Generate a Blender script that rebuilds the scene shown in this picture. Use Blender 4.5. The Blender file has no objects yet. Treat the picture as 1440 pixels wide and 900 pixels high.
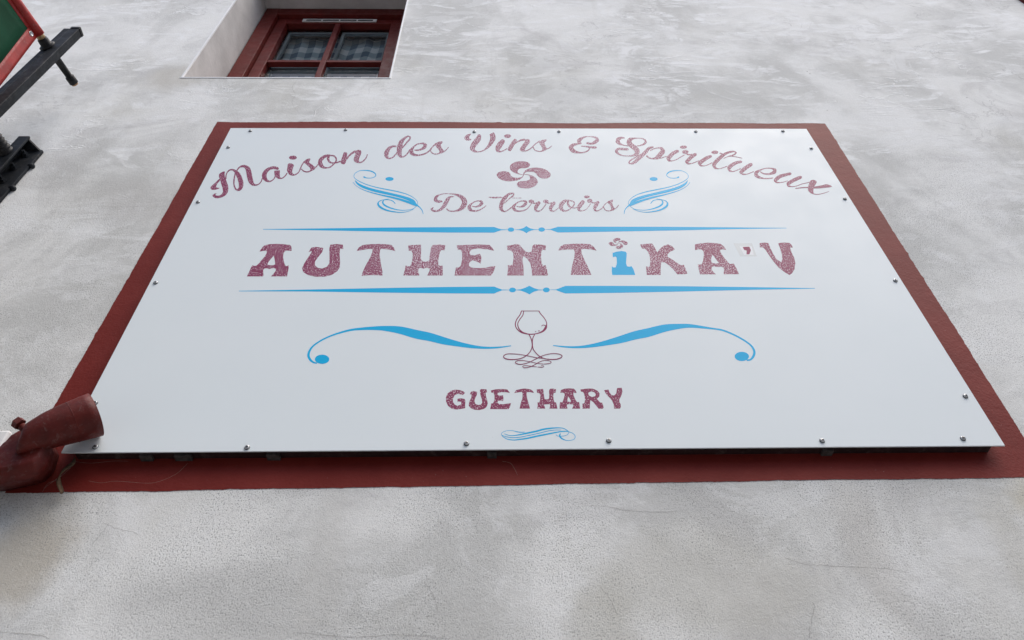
import bpy, bmesh, math, random
from mathutils import Vector, Matrix, Euler, noise as mnoise
from mathutils.geometry import tessellate_polygon

scene = bpy.context.scene
R = math.radians
random.seed(7)
Z0 = 2.68                      # height of the sign's bottom edge above the street
FACE = -0.0285                 # front face of the sign panel (wall surface is y = 0, street side is -y)

# ---------------------------------------------------------------- camera
cam_data = bpy.data.cameras.new('camera')
cam_data.sensor_width = 36.0
cam_data.lens = 36.0 * 1110.0 / 1440.0
cam_data.clip_start = 0.02
cam_data.clip_end = 500.0
cam = bpy.data.objects.new('camera', cam_data)
scene.collection.objects.link(cam)
PITCH, YAW, ROLL = 0.85050357, 0.0327976, -0.0286469
cp, sp, cy, sy = math.cos(PITCH), math.sin(PITCH), math.cos(YAW), math.sin(YAW)
fwd = Vector((sy * cp, cy * cp, sp)); rgt = Vector((cy, -sy, 0)); up = rgt.cross(fwd)
r2 = rgt * math.cos(ROLL) + up * math.sin(ROLL)
u2 = up * math.cos(ROLL) - rgt * math.sin(ROLL)
mw = Matrix((r2, u2, -fwd)).transposed().to_4x4()
mw.translation = Vector((-0.0925158, -1.3347668, Z0 - 1.0743576))
cam.matrix_world = mw
scene.camera = cam

# ---------------------------------------------------------------- sky, sun, exposure
SUN_EL, SUN_AZ = 63.0, 40.0   # azimuth measured from straight in front of the wall, towards the right
world = bpy.data.worlds.new('World'); scene.world = world; world.use_nodes = True
wn = world.node_tree.nodes; wl = world.node_tree.links
sky = wn.new('ShaderNodeTexSky'); sky.sky_type = 'NISHITA'; sky.sun_disc = False
sky.sun_elevation = R(SUN_EL); sky.sun_rotation = R(180.0 - SUN_AZ)
sky.air_density = 1.0; sky.dust_density = 3.5; sky.ozone_density = 0.5
bg = wn['Background']; bg.inputs['Strength'].default_value = 0.12
wl.new(sky.outputs['Color'], bg.inputs['Color'])
sun_d = bpy.data.lights.new('sun', 'SUN'); sun_d.energy = 1.3; sun_d.angle = R(45.0); sun_d.color = (1.0, 0.98, 0.955)
sun = bpy.data.objects.new('sun', sun_d); scene.collection.objects.link(sun)
to_sun = Vector((math.sin(R(SUN_AZ)) * math.cos(R(SUN_EL)), -math.cos(R(SUN_AZ)) * math.cos(R(SUN_EL)), math.sin(R(SUN_EL))))
sun.rotation_euler = to_sun.to_track_quat('Z', 'Y').to_euler()
sun.location = (0, -4, 12)
vs = scene.view_settings
vs.view_transform = 'Standard'; vs.look = 'None'; vs.gamma = 1.0; vs.use_curve_mapping = False
vs.exposure = 0.76

# ---------------------------------------------------------------- helpers
COL = scene.collection
def tag(o, label=None, cat=None, group=None, kind=None):
    for k, v in (('label', label), ('category', cat), ('group', group), ('kind', kind)):
        if v: o[k] = v
    return o
def empty(name, loc):
    o = bpy.data.objects.new(name, None); o.location = loc; o.empty_display_size = 0.1
    COL.objects.link(o); return o
def link(name, me, mat, parent=None, loc=None):
    o = bpy.data.objects.new(name, me)
    if mat is not None and not me.materials: me.materials.append(mat)
    COL.objects.link(o)
    if parent is not None:
        o.parent = parent
    if loc is not None: o.location = loc
    return o
class MB:
    """collects vertices and faces in world space; build() makes one mesh object relative to its parent"""
    def __init__(s): s.v = []; s.f = []; s.smooth = []
    def add(s, vs, fs, smooth=False):
        b = len(s.v); s.v += [Vector(p) for p in vs]
        for f in fs: s.f.append([b + i for i in f]); s.smooth.append(smooth)
    def box(s, x0, x1, y0, y1, z0, z1, bev=0.0):
        if bev <= 0:
            p = [(x, y, z) for x in (x0, x1) for y in (y0, y1) for z in (z0, z1)]
            s.add(p, [(0,1,3,2),(4,6,7,5),(0,4,5,1),(2,3,7,6),(0,2,6,4),(1,5,7,3)])
        else:
            bm = bmesh.new(); bmesh.ops.create_cube(bm, size=1)
            for v in bm.verts:
                v.co = Vector(((x0+x1)/2 + v.co.x*(x1-x0), (y0+y1)/2 + v.co.y*(y1-y0), (z0+z1)/2 + v.co.z*(z1-z0)))
            bmesh.ops.bevel(bm, geom=bm.edges[:], offset=bev, segments=2, affect='EDGES', profile=0.5)
            bm.verts.ensure_lookup_table()
            s.add([v.co.copy() for v in bm.verts], [[v.index for v in f.verts] for f in bm.faces], False); bm.free()
    def lathe(s, a, b, prof, n=32, smooth=True, rot=0.0):
        a = Vector(a); b = Vector(b); ax = (b - a).normalized()
        t = Vector((0,0,1)) if abs(ax.z) < .9 else Vector((1,0,0))
        e1 = ax.cross(t).normalized(); e2 = ax.cross(e1)
        vs = []
        for d, r in prof:
            for k in range(n):
                q = rot + 2*math.pi*k/n
                vs.append(a + ax*d + (e1*math.cos(q) + e2*math.sin(q))*r)
        m = len(prof); fs = []
        for i in range(m-1):
            for k in range(n):
                k2 = (k+1) % n
                fs.append((i*n+k, i*n+k2, (i+1)*n+k2, (i+1)*n+k))
        fs.append(tuple(range(n-1, -1, -1))); fs.append(tuple((m-1)*n + k for k in range(n)))
        s.add(vs, fs, smooth)
    def tube(s, pts, rad, n=16):
        pts = [Vector(p) for p in pts]
        if not isinstance(rad, (list, tuple)): rad = [rad]*len(pts)
        vs = []; fs = []; prev = None
        for i, p in enumerate(pts):
            t = (pts[min(i+1, len(pts)-1)] - pts[max(i-1, 0)]).normalized()
            if prev is None:
                ref = Vector((0,0,1)) if abs(t.z) < .9 else Vector((1,0,0)); e1 = t.cross(ref).normalized()
            else:
                e1 = (prev - t*prev.dot(t)).normalized()
            prev = e1; e2 = t.cross(e1)
            for k in range(n):
                q = 2*math.pi*k/n; vs.append(p + (e1*math.cos(q) + e2*math.sin(q))*rad[i])
        for i in range(len(pts)-1):
            for k in range(n):
                k2 = (k+1) % n; fs.append((i*n+k, i*n+k2, (i+1)*n+k2, (i+1)*n+k))
        fs.append(tuple(range(n-1, -1, -1))); fs.append(tuple((len(pts)-1)*n + k for k in range(n)))
        s.add(vs, fs, True)
    def build(s, name, mat, parent=None, origin=None):
        """children are stored relative to their (unrotated) parent's world location"""
        off = Vector((0,0,0)); p = parent
        while p is not None: off += Vector(p.location); p = p.parent
        loc = Vector(origin) - off if origin is not None else Vector((0,0,0))
        base = off + loc
        me = bpy.data.meshes.new(name)
        me.from_pydata([v - base for v in s.v], [], s.f)
        me.polygons.foreach_set('use_smooth', s.smooth)
        bm = bmesh.new(); bm.from_mesh(me); bmesh.ops.recalc_face_normals(bm, faces=bm.faces); bm.to_mesh(me); bm.free()
        me.update()
        return link(name, me, mat, parent, loc)
def catmull(pts, sub=6, closed=False):
    n = len(pts); out = []
    rng = range(n) if closed else range(n-1)
    for i in rng:
        g = (lambda k: pts[k % n]) if closed else (lambda k: pts[min(max(k, 0), n-1)])
        p0, p1, p2, p3 = (Vector(g(i-1)), Vector(g(i)), Vector(g(i+1)), Vector(g(i+2)))
        for s in range(sub):
            t = s/sub
            out.append(0.5*((2*p1) + (p2-p0)*t + (2*p0-5*p1+4*p2-p3)*t*t + (3*p1-p0-3*p2+p3)*t**3))
    if not closed: out.append(Vector(pts[-1]))
    return out

# ---------------------------------------------------------------- materials
def mat_new(name):
    m = bpy.data.materials.new(name); m.use_nodes = True
    nt = m.node_tree; b = nt.nodes['Principled BSDF']
    return m, nt, b
def N(nt, t, **kw):
    n = nt.nodes.new(t)
    for k, v in kw.items():
        if k.startswith('i_'): n.inputs[k[2:].replace('_', ' ')].default_value = v
        else: setattr(n, k, v)
    return n
def noise(nt, co, scale, detail=4, rough=0.55, dist=0.0):
    n = N(nt, 'ShaderNodeTexNoise'); n.inputs['Scale'].default_value = scale
    n.inputs['Detail'].default_value = detail; n.inputs['Roughness'].default_value = rough; n.inputs['Distortion'].default_value = dist
    nt.links.new(co, n.inputs['Vector']); return n.outputs['Fac']
def ramp(nt, fac, a, b, va=0.0, vb=1.0, smooth=True):
    m = N(nt, 'ShaderNodeMapRange'); m.interpolation_type = 'SMOOTHSTEP' if smooth else 'LINEAR'
    m.inputs['From Min'].default_value = a; m.inputs['From Max'].default_value = b
    m.inputs['To Min'].default_value = va; m.inputs['To Max'].default_value = vb
    nt.links.new(fac, m.inputs['Value']); return m.outputs['Result']
def math_n(nt, op, a, b=None):
    m = N(nt, 'ShaderNodeMath'); m.operation = op
    for i, x in enumerate((a, b)):
        if x is None: continue
        if isinstance(x, (int, float)): m.inputs[i].default_value = x
        else: nt.links.new(x, m.inputs[i])
    return m.outputs[0]
def mix(nt, fac, a, b, mode='MIX'):
    m = N(nt, 'ShaderNodeMix'); m.data_type = 'RGBA'; m.blend_type = mode
    for sock, x in ((m.inputs[0], fac), (m.inputs[6], a), (m.inputs[7], b)):
        if isinstance(x, (int, float)): sock.default_value = x
        elif isinstance(x, tuple): sock.default_value = (*x, 1.0)
        else: nt.links.new(x, sock)
    return m.outputs[2]
def bump(nt, bsdf, h, dist, strength=1.0, normal=None):
    b = N(nt, 'ShaderNodeBump'); b.inputs['Strength'].default_value = strength; b.inputs['Distance'].default_value = dist
    nt.links.new(h, b.inputs['Height'])
    if normal is not None: nt.links.new(normal, b.inputs['Normal'])
    nt.links.new(b.outputs['Normal'], bsdf.inputs['Normal']); return b.outputs['Normal']
def pos(nt): return N(nt, 'ShaderNodeNewGeometry').outputs['Position']
def mapped(nt, co, scale=(1,1,1), rot=(0,0,0), loc=(0,0,0)):
    m = N(nt, 'ShaderNodeMapping'); m.inputs['Scale'].default_value = scale; m.inputs['Rotation'].default_value = rot; m.inputs['Location'].default_value = loc
    nt.links.new(co, m.inputs['Vector']); return m.outputs['Vector']

def plaster_material():
    m, nt, b = mat_new('limewashed_plaster')
    p = pos(nt)
    sep = N(nt, 'ShaderNodeSeparateXYZ'); nt.links.new(p, sep.inputs[0])
    z = sep.outputs['Z']; x = sep.outputs['X']
    warp = noise(nt, p, 1.3, 3)
    # lower part of the wall has the coarser, open-pored finish
    zz = math_n(nt, 'ADD', z, math_n(nt, 'MULTIPLY', math_n(nt, 'SUBTRACT', warp, 0.5), 0.9))
    coarse = ramp(nt, zz, 3.55, 4.75, 1.0, 0.18)
    white = (0.80, 0.81, 0.785); grey = (0.59, 0.598, 0.575)
    big = noise(nt, mapped(nt, p, (1, 1, 0.8)), 2.1, 7, 0.62, 0.6)
    c = mix(nt, ramp(nt, big, 0.38, 0.60), grey, white)
    # trowel and limewash smears
    s1 = noise(nt, mapped(nt, p, (1.0, 1.0, 1.8), (0, R(28), 0)), 3.0, 9, 0.66, 1.6)
    s2 = noise(nt, mapped(nt, p, (0.7, 1.0, 2.4), (0, R(-38), 0), (3, 1, 7)), 5.0, 8, 0.7, 2.2)
    smear = math_n(nt, 'MULTIPLY', ramp(nt, s1, 0.50, 0.60), ramp(nt, s2, 0.40, 0.58))
    c = mix(nt, math_n(nt, 'MULTIPLY', smear, ramp(nt, zz, 3.0, 4.2, 0.30, 0.95)), c, (0.86, 0.875, 0.865))
    gsm = ramp(nt, noise(nt, mapped(nt, p, (0.8, 1, 1.3), (0, R(25), 0), (9, 0, 2)), 2.1, 8, 0.68, 1.4), 0.52, 0.68)
    c = mix(nt, math_n(nt, 'MULTIPLY', gsm, 0.55), c, (0.545, 0.545, 0.53))
    def ridge(sc, rot, loc, scale, w, dist):
        n_ = noise(nt, mapped(nt, p, sc, (0, R(rot), 0), loc), scale, 5, 0.6, dist)
        return ramp(nt, math_n(nt, 'ABSOLUTE', math_n(nt, 'SUBTRACT', n_, 0.5)), w, 0.0)
    up_ = ramp(nt, zz, 3.3, 4.5, 0.10, 1.0)
    r1 = math_n(nt, 'MULTIPLY', ridge((0.8, 1, 2.2), 32, (4, 0, 1), 2.8, 0.018, 1.2), ramp(nt, noise(nt, p, 3.1, 3), 0.50, 0.66))
    r2 = math_n(nt, 'MULTIPLY', ridge((1.0, 1, 1.6), -28, (1, 0, 8), 3.6, 0.014, 1.0), ramp(nt, noise(nt, mapped(nt, p, (1,1,1), (0,0,0), (5,5,5)), 2.7, 3), 0.52, 0.66))
    c = mix(nt, math_n(nt, 'MULTIPLY', math_n(nt, 'MULTIPLY', r1, up_), 0.75), c, (0.88, 0.89, 0.88))
    c = mix(nt, math_n(nt, 'MULTIPLY', math_n(nt, 'MULTIPLY', r2, up_), 0.55), c, (0.42, 0.42, 0.41))
    # crisp-edged patches where the wash was brushed on in layers
    pt = noise(nt, mapped(nt, p, (1.0, 1, 1.3), (0, R(20), 0), (2, 0, 3)), 3.2, 12, 0.72, 0.9)
    c = mix(nt, ramp(nt, pt, 0.535, 0.57, 0.0, 0.34), c, (0.84, 0.855, 0.845))
    c = mix(nt, ramp(nt, pt, 0.425, 0.38, 0.0, 0.26), c, (0.50, 0.505, 0.495))
    # faint runs of rainwater
    rn = noise(nt, mapped(nt, p, (9.0, 1, 0.55)), 1.6, 6, 0.65, 0.3)
    c = mix(nt, ramp(nt, rn, 0.55, 0.75, 0.0, 0.28), c, (0.52, 0.52, 0.48))
    # warm and olive dirt
    dirt = ramp(nt, noise(nt, mapped(nt, p, (1, 1, 0.7), (0, 0, 0), (1.7, 0, 4.1)), 1.7, 6, 0.6, 0.5), 0.52, 0.74)
    c = mix(nt, math_n(nt, 'MULTIPLY', dirt, 0.40), c, (0.55, 0.54, 0.47))
    def stain(cx, cz, rx, rz, col, amt, rot=0.0):
        nonlocal c
        q = mapped(nt, p, (1/rx, 0.0, 1/rz), (0, 0, 0), (-cx/rx, 0, -cz/rz))
        ln = N(nt, 'ShaderNodeVectorMath'); ln.operation = 'LENGTH'; nt.links.new(q, ln.inputs[0])
        d = math_n(nt, 'ADD', ln.outputs['Value'], math_n(nt, 'MULTIPLY', math_n(nt, 'SUBTRACT', noise(nt, p, 7.0, 5, 0.6), 0.5), 1.3))
        c = mix(nt, ramp(nt, d, 0.35, 1.15, amt, 0.0), c, col)
    stain(-1.00, Z0-0.21, 0.10, 0.15, (0.46, 0.42, 0.34), 0.75)
    stain(0.10, Z0-0.40, 0.08, 0.16, (0.46, 0.45, 0.39), 0.45)
    stain(0.30, Z0-0.30, 0.30, 0.14, (0.56, 0.555, 0.50), 0.55)
    stain(-0.60, Z0-0.33, 0.28, 0.10, (0.56, 0.565, 0.545), 0.6)
    stain(-0.17, Z0-0.40, 0.20, 0.10, (0.54, 0.545, 0.52), 0.6)
    stain(1.04, Z0-0.12, 0.10, 0.08, (0.55, 0.52, 0.41), 0.7)
    stain(-1.33, Z0+1.90, 0.16, 0.14, (0.53, 0.51, 0.45), 0.6)
    stain(-1.05, Z0+1.02, 0.45, 0.16, (0.56, 0.555, 0.53), 0.55)
    stain(-0.42, Z0-0.22, 0.05, 0.22, (0.58, 0.58, 0.55), 0.45)
    stain(0.63, Z0-0.20, 0.06, 0.22, (0.58, 0.57, 0.53), 0.45)
    stain(0.92, Z0-0.22, 0.05, 0.20, (0.57, 0.56, 0.50), 0.45)
    # open pores
    f1 = noise(nt, mapped(nt, p, (1, 1, 0.8)), 340.0, 4, 0.75)
    f2 = noise(nt, p, 110.0, 5, 0.75)
    pore = math_n(nt, 'MULTIPLY', ramp(nt, f1, 0.49, 0.36), ramp(nt, noise(nt, p, 4.0, 5, 0.6), 0.36, 0.60, 0.22, 1.0))
    c = mix(nt, math_n(nt, 'MULTIPLY', math_n(nt, 'MULTIPLY', pore, coarse), 0.95), c, (0.21, 0.215, 0.21))
    c = mix(nt, math_n(nt, 'MULTIPLY', ramp(nt, f2, 0.5, 0.72), 0.25), c, (0.87, 0.885, 0.87))
    # scattered dark specks
    vo = N(nt, 'ShaderNodeTexVoronoi'); vo.inputs['Scale'].default_value = 13.0; nt.links.new(p, vo.inputs['Vector'])
    speck = math_n(nt, 'MULTIPLY', ramp(nt, vo.outputs['Distance'], 0.055, 0.03), ramp(nt, noise(nt, p, 9.0, 2), 0.55, 0.62))
    c = mix(nt, math_n(nt, 'MULTIPLY', speck, 0.65), c, (0.17, 0.165, 0.16))
    nt.links.new(c, b.inputs['Base Color'])
    b.inputs['Roughness'].default_value = 0.92; b.inputs['Specular IOR Level'].default_value = 0.25
    h = math_n(nt, 'ADD', math_n(nt, 'MULTIPLY', f1, coarse), math_n(nt, 'MULTIPLY', f2, 0.8))
    h = math_n(nt, 'ADD', h, math_n(nt, 'MULTIPLY', math_n(nt, 'ADD', s1, math_n(nt, 'MULTIPLY', r1, up_)), 1.2))
    h = math_n(nt, 'ADD', h, math_n(nt, 'MULTIPLY', noise(nt, p, 17.0, 4, 0.6), 0.9))
    bump(nt, b, h, 0.0022, 0.55)
    return m
def red_wall_paint():
    m, nt, b = mat_new('red_wall_paint')
    p = pos(nt)
    c = mix(nt, ramp(nt, noise(nt, p, 6.0, 6, 0.6), 0.35, 0.7), (0.160, 0.0165, 0.012), (0.195, 0.025, 0.019))
    sp_ = ramp(nt, noise(nt, p, 120.0, 2), 0.72, 0.78)
    c = mix(nt, math_n(nt, 'MULTIPLY', sp_, 0.5), c, (0.33, 0.20, 0.18))
    nt.links.new(c, b.inputs['Base Color']); b.inputs['Roughness'].default_value = 0.62; b.inputs['Specular IOR Level'].default_value = 0.15
    h = math_n(nt, 'ADD', noise(nt, p, 150.0, 3, 0.6), math_n(nt, 'MULTIPLY', noise(nt, p, 40.0, 4, 0.6), 1.2))
    bump(nt, b, h, 0.0016, 0.5)
    return m
def painted(name, col, rough=0.45, var=0.15, scale=14.0, dust=0.0, bumpd=0.0006, metallic=0.0, bs=60.0, spec=0.3):
    m, nt, b = mat_new(name); p = pos(nt); b.inputs['Specular IOR Level'].default_value = spec
    lo = tuple(x*(1-var) for x in col); hi = tuple(min(1, x*(1+var)) for x in col)
    c = mix(nt, ramp(nt, noise(nt, p, scale, 5, 0.6), 0.3, 0.7), lo, hi)
    if dust > 0:
        d = ramp(nt, noise(nt, p, scale*2.3, 8, 0.7, 0.8), 0.52, 0.72)
        c = mix(nt, math_n(nt, 'MULTIPLY', d, dust), c, (0.33, 0.30, 0.27))
    nt.links.new(c, b.inputs['Base Color']); b.inputs['Roughness'].default_value = rough; b.inputs['Metallic'].default_value = metallic
    nt.links.new(ramp(nt, noise(nt, p, scale*3, 4), 0.3, 0.7, rough*0.85, min(1, rough*1.2)), b.inputs['Roughness'])
    bump(nt, b, noise(nt, p, bs, 4, 0.6), bumpd, 0.6)
    return m
def panel_material():
    m, nt, b = mat_new('white_sign_panel'); p = pos(nt)
    c = mix(nt, ramp(nt, noise(nt, p, 2.0, 4, 0.6), 0.3, 0.75), (0.735, 0.80, 0.815), (0.755, 0.815, 0.83))
    # faint runs and scuffs
    s = ramp(nt, noise(nt, mapped(nt, p, (2.0, 1, 26.0)), 4.0, 5, 0.7, 0.4), 0.62, 0.80)
    c = mix(nt, math_n(nt, 'MULTIPLY', s, 0.30), c, (0.68, 0.71, 0.71))
    k = N(nt, 'ShaderNodeTexVoronoi'); k.inputs['Scale'].default_value = 6.0; nt.links.new(mapped(nt, p, (1, 0.0, 1)), k.inputs['Vector'])
    dot = math_n(nt, 'MULTIPLY', ramp(nt, k.outputs['Distance'], 0.020, 0.010), ramp(nt, noise(nt, p, 5.0, 1), 0.5, 0.56))
    c = mix(nt, math_n(nt, 'MULTIPLY', dot, 0.7), c, (0.20, 0.19, 0.18))
    nt.links.new(c, b.inputs['Base Color'])
    nt.links.new(ramp(nt, noise(nt, p, 9.0, 5, 0.6), 0.3, 0.7, 0.38, 0.48), b.inputs['Roughness'])
    b.inputs['Specular IOR Level'].default_value = 0.09
    bump(nt, b, noise(nt, p, 2.0, 2, 0.5), 0.002, 0.15)
    return m
def speckled_plum():
    m, nt, b = mat_new('speckled_plum_vinyl'); p = pos(nt)
    q = mapped(nt, p, (1, 0.0, 0.75))
    f = noise(nt, q, 330.0, 2.0, 0.55)
    v = noise(nt, mapped(nt, p, (1, 0.0, 1.0), (0, 0, 0), (0.37, 0, 0.61)), 5.0, 3, 0.5)
    sep = N(nt, 'ShaderNodeSeparateXYZ'); nt.links.new(p, sep.inputs[0])
    # the flecking is densest around the middle of the board
    dx = math_n(nt, 'ABSOLUTE', sep.outputs['X'])
    mid = math_n(nt, 'ADD', ramp(nt, dx, 0.15, 1.0, 0.030, -0.030), ramp(nt, sep.outputs['Z'], Z0+0.25, Z0+0.55, -0.055, 0.0))
    thr = math_n(nt, 'ADD', math_n(nt, 'MULTIPLY', math_n(nt, 'SUBTRACT', v, 0.5), 0.16), math_n(nt, 'ADD', f, mid))
    c = mix(nt, ramp(nt, thr, 0.555, 0.60), (0.235, 0.032, 0.095), (0.72, 0.62, 0.68))
    nt.links.new(c, b.inputs['Base Color']); b.inputs['Roughness'].default_value = 0.5; b.inputs['Specular IOR Level'].default_value = 0.15
    return m
def flat_vinyl(name, col, rough=0.4):
    m, nt, b = mat_new(name); p = pos(nt)
    f = noise(nt, p, 260.0, 2)
    c = mix(nt, ramp(nt, f, 0.62, 0.74, 0.0, 0.18), col, tuple(x*0.72 for x in col))
    nt.links.new(c, b.inputs['Base Color']); b.inputs['Roughness'].default_value = rough; b.inputs['Specular IOR Level'].default_value = 0.08
    return m
def glass_material():
    m = bpy.data.materials.new('window_glass'); m.use_nodes = True; nt = m.node_tree; nt.nodes.clear()
    out = N(nt, 'ShaderNodeOutputMaterial'); tr = N(nt, 'ShaderNodeBsdfTransparent'); gl = N(nt, 'ShaderNodeBsdfGlossy')
    tr.inputs['Color'].default_value = (0.86, 0.90, 0.89, 1); gl.inputs['Roughness'].default_value = 0.03
    fr = N(nt, 'ShaderNodeFresnel'); fr.inputs['IOR'].default_value = 1.5
    mx = N(nt, 'ShaderNodeMixShader'); nt.links.new(fr.outputs[0], mx.inputs[0]); nt.links.new(tr.outputs[0], mx.inputs[1]); nt.links.new(gl.outputs[0], mx.inputs[2])
    bp = N(nt, 'ShaderNodeBump'); bp.inputs['Strength'].default_value = 0.15; bp.inputs['Distance'].default_value = 0.002
    nt.links.new(noise(nt, pos(nt), 5.0, 2), bp.inputs['Height']); nt.links.new(bp.outputs[0], gl.inputs['Normal'])
    nt.links.new(mx.outputs[0], out.inputs['Surface'])
    return m
def gingham():
    m, nt, b = mat_new('blue_gingham_cloth')
    uv = N(nt, 'ShaderNodeTexCoord').outputs['UV']
    sep = N(nt, 'ShaderNodeSeparateXYZ'); nt.links.new(uv, sep.inputs[0])
    def stripe(s): return math_n(nt, 'GREATER_THAN', math_n(nt, 'FRACT', s), 0.5)
    t = math_n(nt, 'MULTIPLY', math_n(nt, 'ADD', stripe(sep.outputs['X']), stripe(sep.outputs['Y'])), 0.5)
    cr = N(nt, 'ShaderNodeValToRGB'); cr.color_ramp.interpolation = 'CONSTANT'
    cr.color_ramp.elements[0].color = (0.85, 0.87, 0.86, 1)
    cr.color_ramp.elements[1].position = 0.75; cr.color_ramp.elements[1].color = (0.12, 0.19, 0.26, 1)
    e = cr.color_ramp.elements.new(0.25); e.color = (0.42, 0.51, 0.55, 1)
    nt.links.new(t, cr.inputs[0]); nt.links.new(cr.outputs[0], b.inputs['Base Color']); b.inputs['Roughness'].default_value = 0.9
    bump(nt, b, noise(nt, pos(nt), 300.0, 2), 0.0006, 0.5)
    return m
def mesh_banner():
    m, nt, b = mat_new('green_banner_mesh'); p = pos(nt)
    w = N(nt, 'ShaderNodeTexWave'); w.bands_direction = 'Z'; w.inputs['Scale'].default_value = 130.0; nt.links.new(p, w.inputs['Vector'])
    w2 = N(nt, 'ShaderNodeTexWave'); w2.bands_direction = 'Y'; w2.inputs['Scale'].default_value = 130.0; nt.links.new(p, w2.inputs['Vector'])
    t = math_n(nt, 'MULTIPLY', w.outputs['Fac'], w2.outputs['Fac'])
    c = mix(nt, ramp(nt, noise(nt, p, 9.0, 3), 0.3, 0.7), (0.003, 0.036, 0.016), (0.006, 0.054, 0.026))
    c = mix(nt, math_n(nt, 'MULTIPLY', t, 0.22), c, (0.12, 0.18, 0.15))
    nt.links.new(c, b.inputs['Base Color']); b.inputs['Roughness'].default_value = 0.7; b.inputs['Specular IOR Level'].default_value = 0.04
    return m

M = {}
M['wall'] = plaster_material(); M['redwall'] = red_wall_paint(); M['panel'] = panel_material()
M['m'] = speckled_plum(); M['b'] = flat_vinyl('sky_blue_vinyl', (0.008, 0.43, 0.76)); M['p'] = flat_vinyl('plum_vinyl', (0.26, 0.030, 0.098))
M['g'] = flat_vinyl('translucent_grey_film', (0.66, 0.70, 0.70), 0.25); M['w'] = flat_vinyl('white_film', (0.80, 0.82, 0.84))
M['redwood'] = painted('oxide_red_woodwork', (0.120, 0.015, 0.012), 0.5, 0.16, 9.0, 0.06, 0.0008, bs=45.0, spec=0.15)
M['batten'] = painted('dark_batten', (0.022, 0.008, 0.008), 0.7, 0.25, 20.0, 0.15)
M['reveal'] = painted('grey_reveal_plaster', (0.58, 0.565, 0.545), 0.9, 0.10, 7.0, 0.20, 0.002)
M['soffit'] = M['reveal']
M['bead'] = painted('white_corner_bead', (0.82, 0.83, 0.83), 0.6, 0.04)
M['whiteplastic'] = painted('white_plastic', (0.74, 0.74, 0.72), 0.5, 0.05, 20.0, 0.12)
M['glass'] = glass_material(); M['cloth'] = gingham()
M['spacer'] = painted('pale_grey_inner_frame', (0.40, 0.45, 0.46), 0.5, 0.06)
M['dark'] = painted('dark_interior', (0.03, 0.03, 0.03), 0.9, 0.2)
M['black'] = painted('black_painted_steel', (0.015, 0.018, 0.022), 0.55, 0.35, 16.0, 0.10, 0.0008, spec=0.14)
M['rubber'] = painted('black_ribbed_rubber', (0.014, 0.014, 0.015), 0.55, 0.3, 30.0, 0.08)
M['steel'] = painted('worn_steel', (0.42, 0.43, 0.43), 0.35, 0.2, 40.0, 0.1, 0.0004, 0.8)
M['screw'] = painted('dull_zinc_screw', (0.52, 0.53, 0.53), 0.42, 0.25, 160.0, 0.25, 0.0003, 0.5)
M['recess'] = painted('dark_screw_recess_and_shade', (0.02, 0.02, 0.02), 0.6, 0.2)  # also colours the rings that stand in for shade under the screw heads
M['banner'] = mesh_banner(); M['hem'] = painted('red_banner_hem', (0.33, 0.026, 0.022), 0.5, 0.18, 22.0, 0.22, 0.0006, bs=160.0)
M['lamp'] = painted('dusty_red_lamp_enamel', (0.098, 0.0095, 0.0065), 0.55, 0.22, 30.0, 0.20, 0.0010, bs=130.0)
M['brass'] = painted('worn_brass', (0.42, 0.30, 0.16), 0.45, 0.3, 90.0, 0.2, 0.0005, 0.6)
M['tip'] = painted('pale_wood_tip', (0.46, 0.27, 0.15), 0.7, 0.2, 60.0)
M['leaf'] = painted('dried_leaf', (0.115, 0.072, 0.040), 0.85, 0.3, 60.0, 0.0, 0.001)
M['web'] = painted('cobweb_silk', (0.36, 0.31, 0.26), 0.9, 0.1)
M['crack'] = painted('hairline_crack', (0.27, 0.265, 0.255), 0.95, 0.25, 60.0)
M['crackred'] = painted('packer_grey', (0.055, 0.048, 0.045), 0.9, 0.4, 80.0)
M['street'] = painted('street_paving', (0.22, 0.22, 0.22), 0.9, 0.2, 3.0, 0.2, 0.003)

# ---------------------------------------------------------------- the street in front of the house
mb = MB(); mb.add([(-150,-200,0),(150,-200,0),(150,60,0),(-150,60,0)], [(0,1,2,3)])
tag(mb.build('street', M['street']), kind='structure')

# ---------------------------------------------------------------- unseen house added across the street to block the low sky
opp = empty('added_opposite_house', (0, -7.5, 0))
tag(opp, 'long cream house with red shutters, added out of view across the street to block low sky', 'house')
M['oppwall'] = painted('cream_plaster', (0.50, 0.50, 0.48), 0.9, 0.12, 1.5, 0.1, 0.003)
M['tile'] = painted('clay_roof_tiles', (0.26, 0.11, 0.07), 0.85, 0.3, 6.0, 0.1, 0.02)
mb = MB(); mb.box(-16, 16, -15.5, -7.5, 0, 6.4); mb.build('wall', M['oppwall'], opp)
mb = MB(); mb.add([(-16.4,-15.9,6.401),(16.4,-15.9,6.401),(16.4,-7.0,6.401),(-16.4,-7.0,6.401),(-16.4,-11.5,8.3),(16.4,-11.5,8.3)], [(0,1,2,3),(3,2,5,4),(1,0,4,5),(0,3,4),(2,1,5)])
mb.build('roof', M['tile'], opp)
for k in range(9):
    wx = -14 + 3.5*k
    for wz in (0.95, 3.9):
        mb = MB(); mb.box(wx-.5, wx+.5, -7.52, -7.46, wz, wz+1.35); wo_ = mb.build('window', M['whiteplastic'], opp)
        for sx_ in (-1, 1):
            mb = MB(); mb.box(wx+sx_*.24-.20, wx+sx_*.24+.20, -7.458, -7.455, wz+.08, wz+1.27); mb.build('pane', M['dark'], wo_)
            mb = MB(); mb.box(wx+sx_*.78-.26, wx+sx_*.78+.26, -7.4995, -7.45, wz-.02, wz+1.37); mb.build('shutter', M['redwood'], opp)

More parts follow.
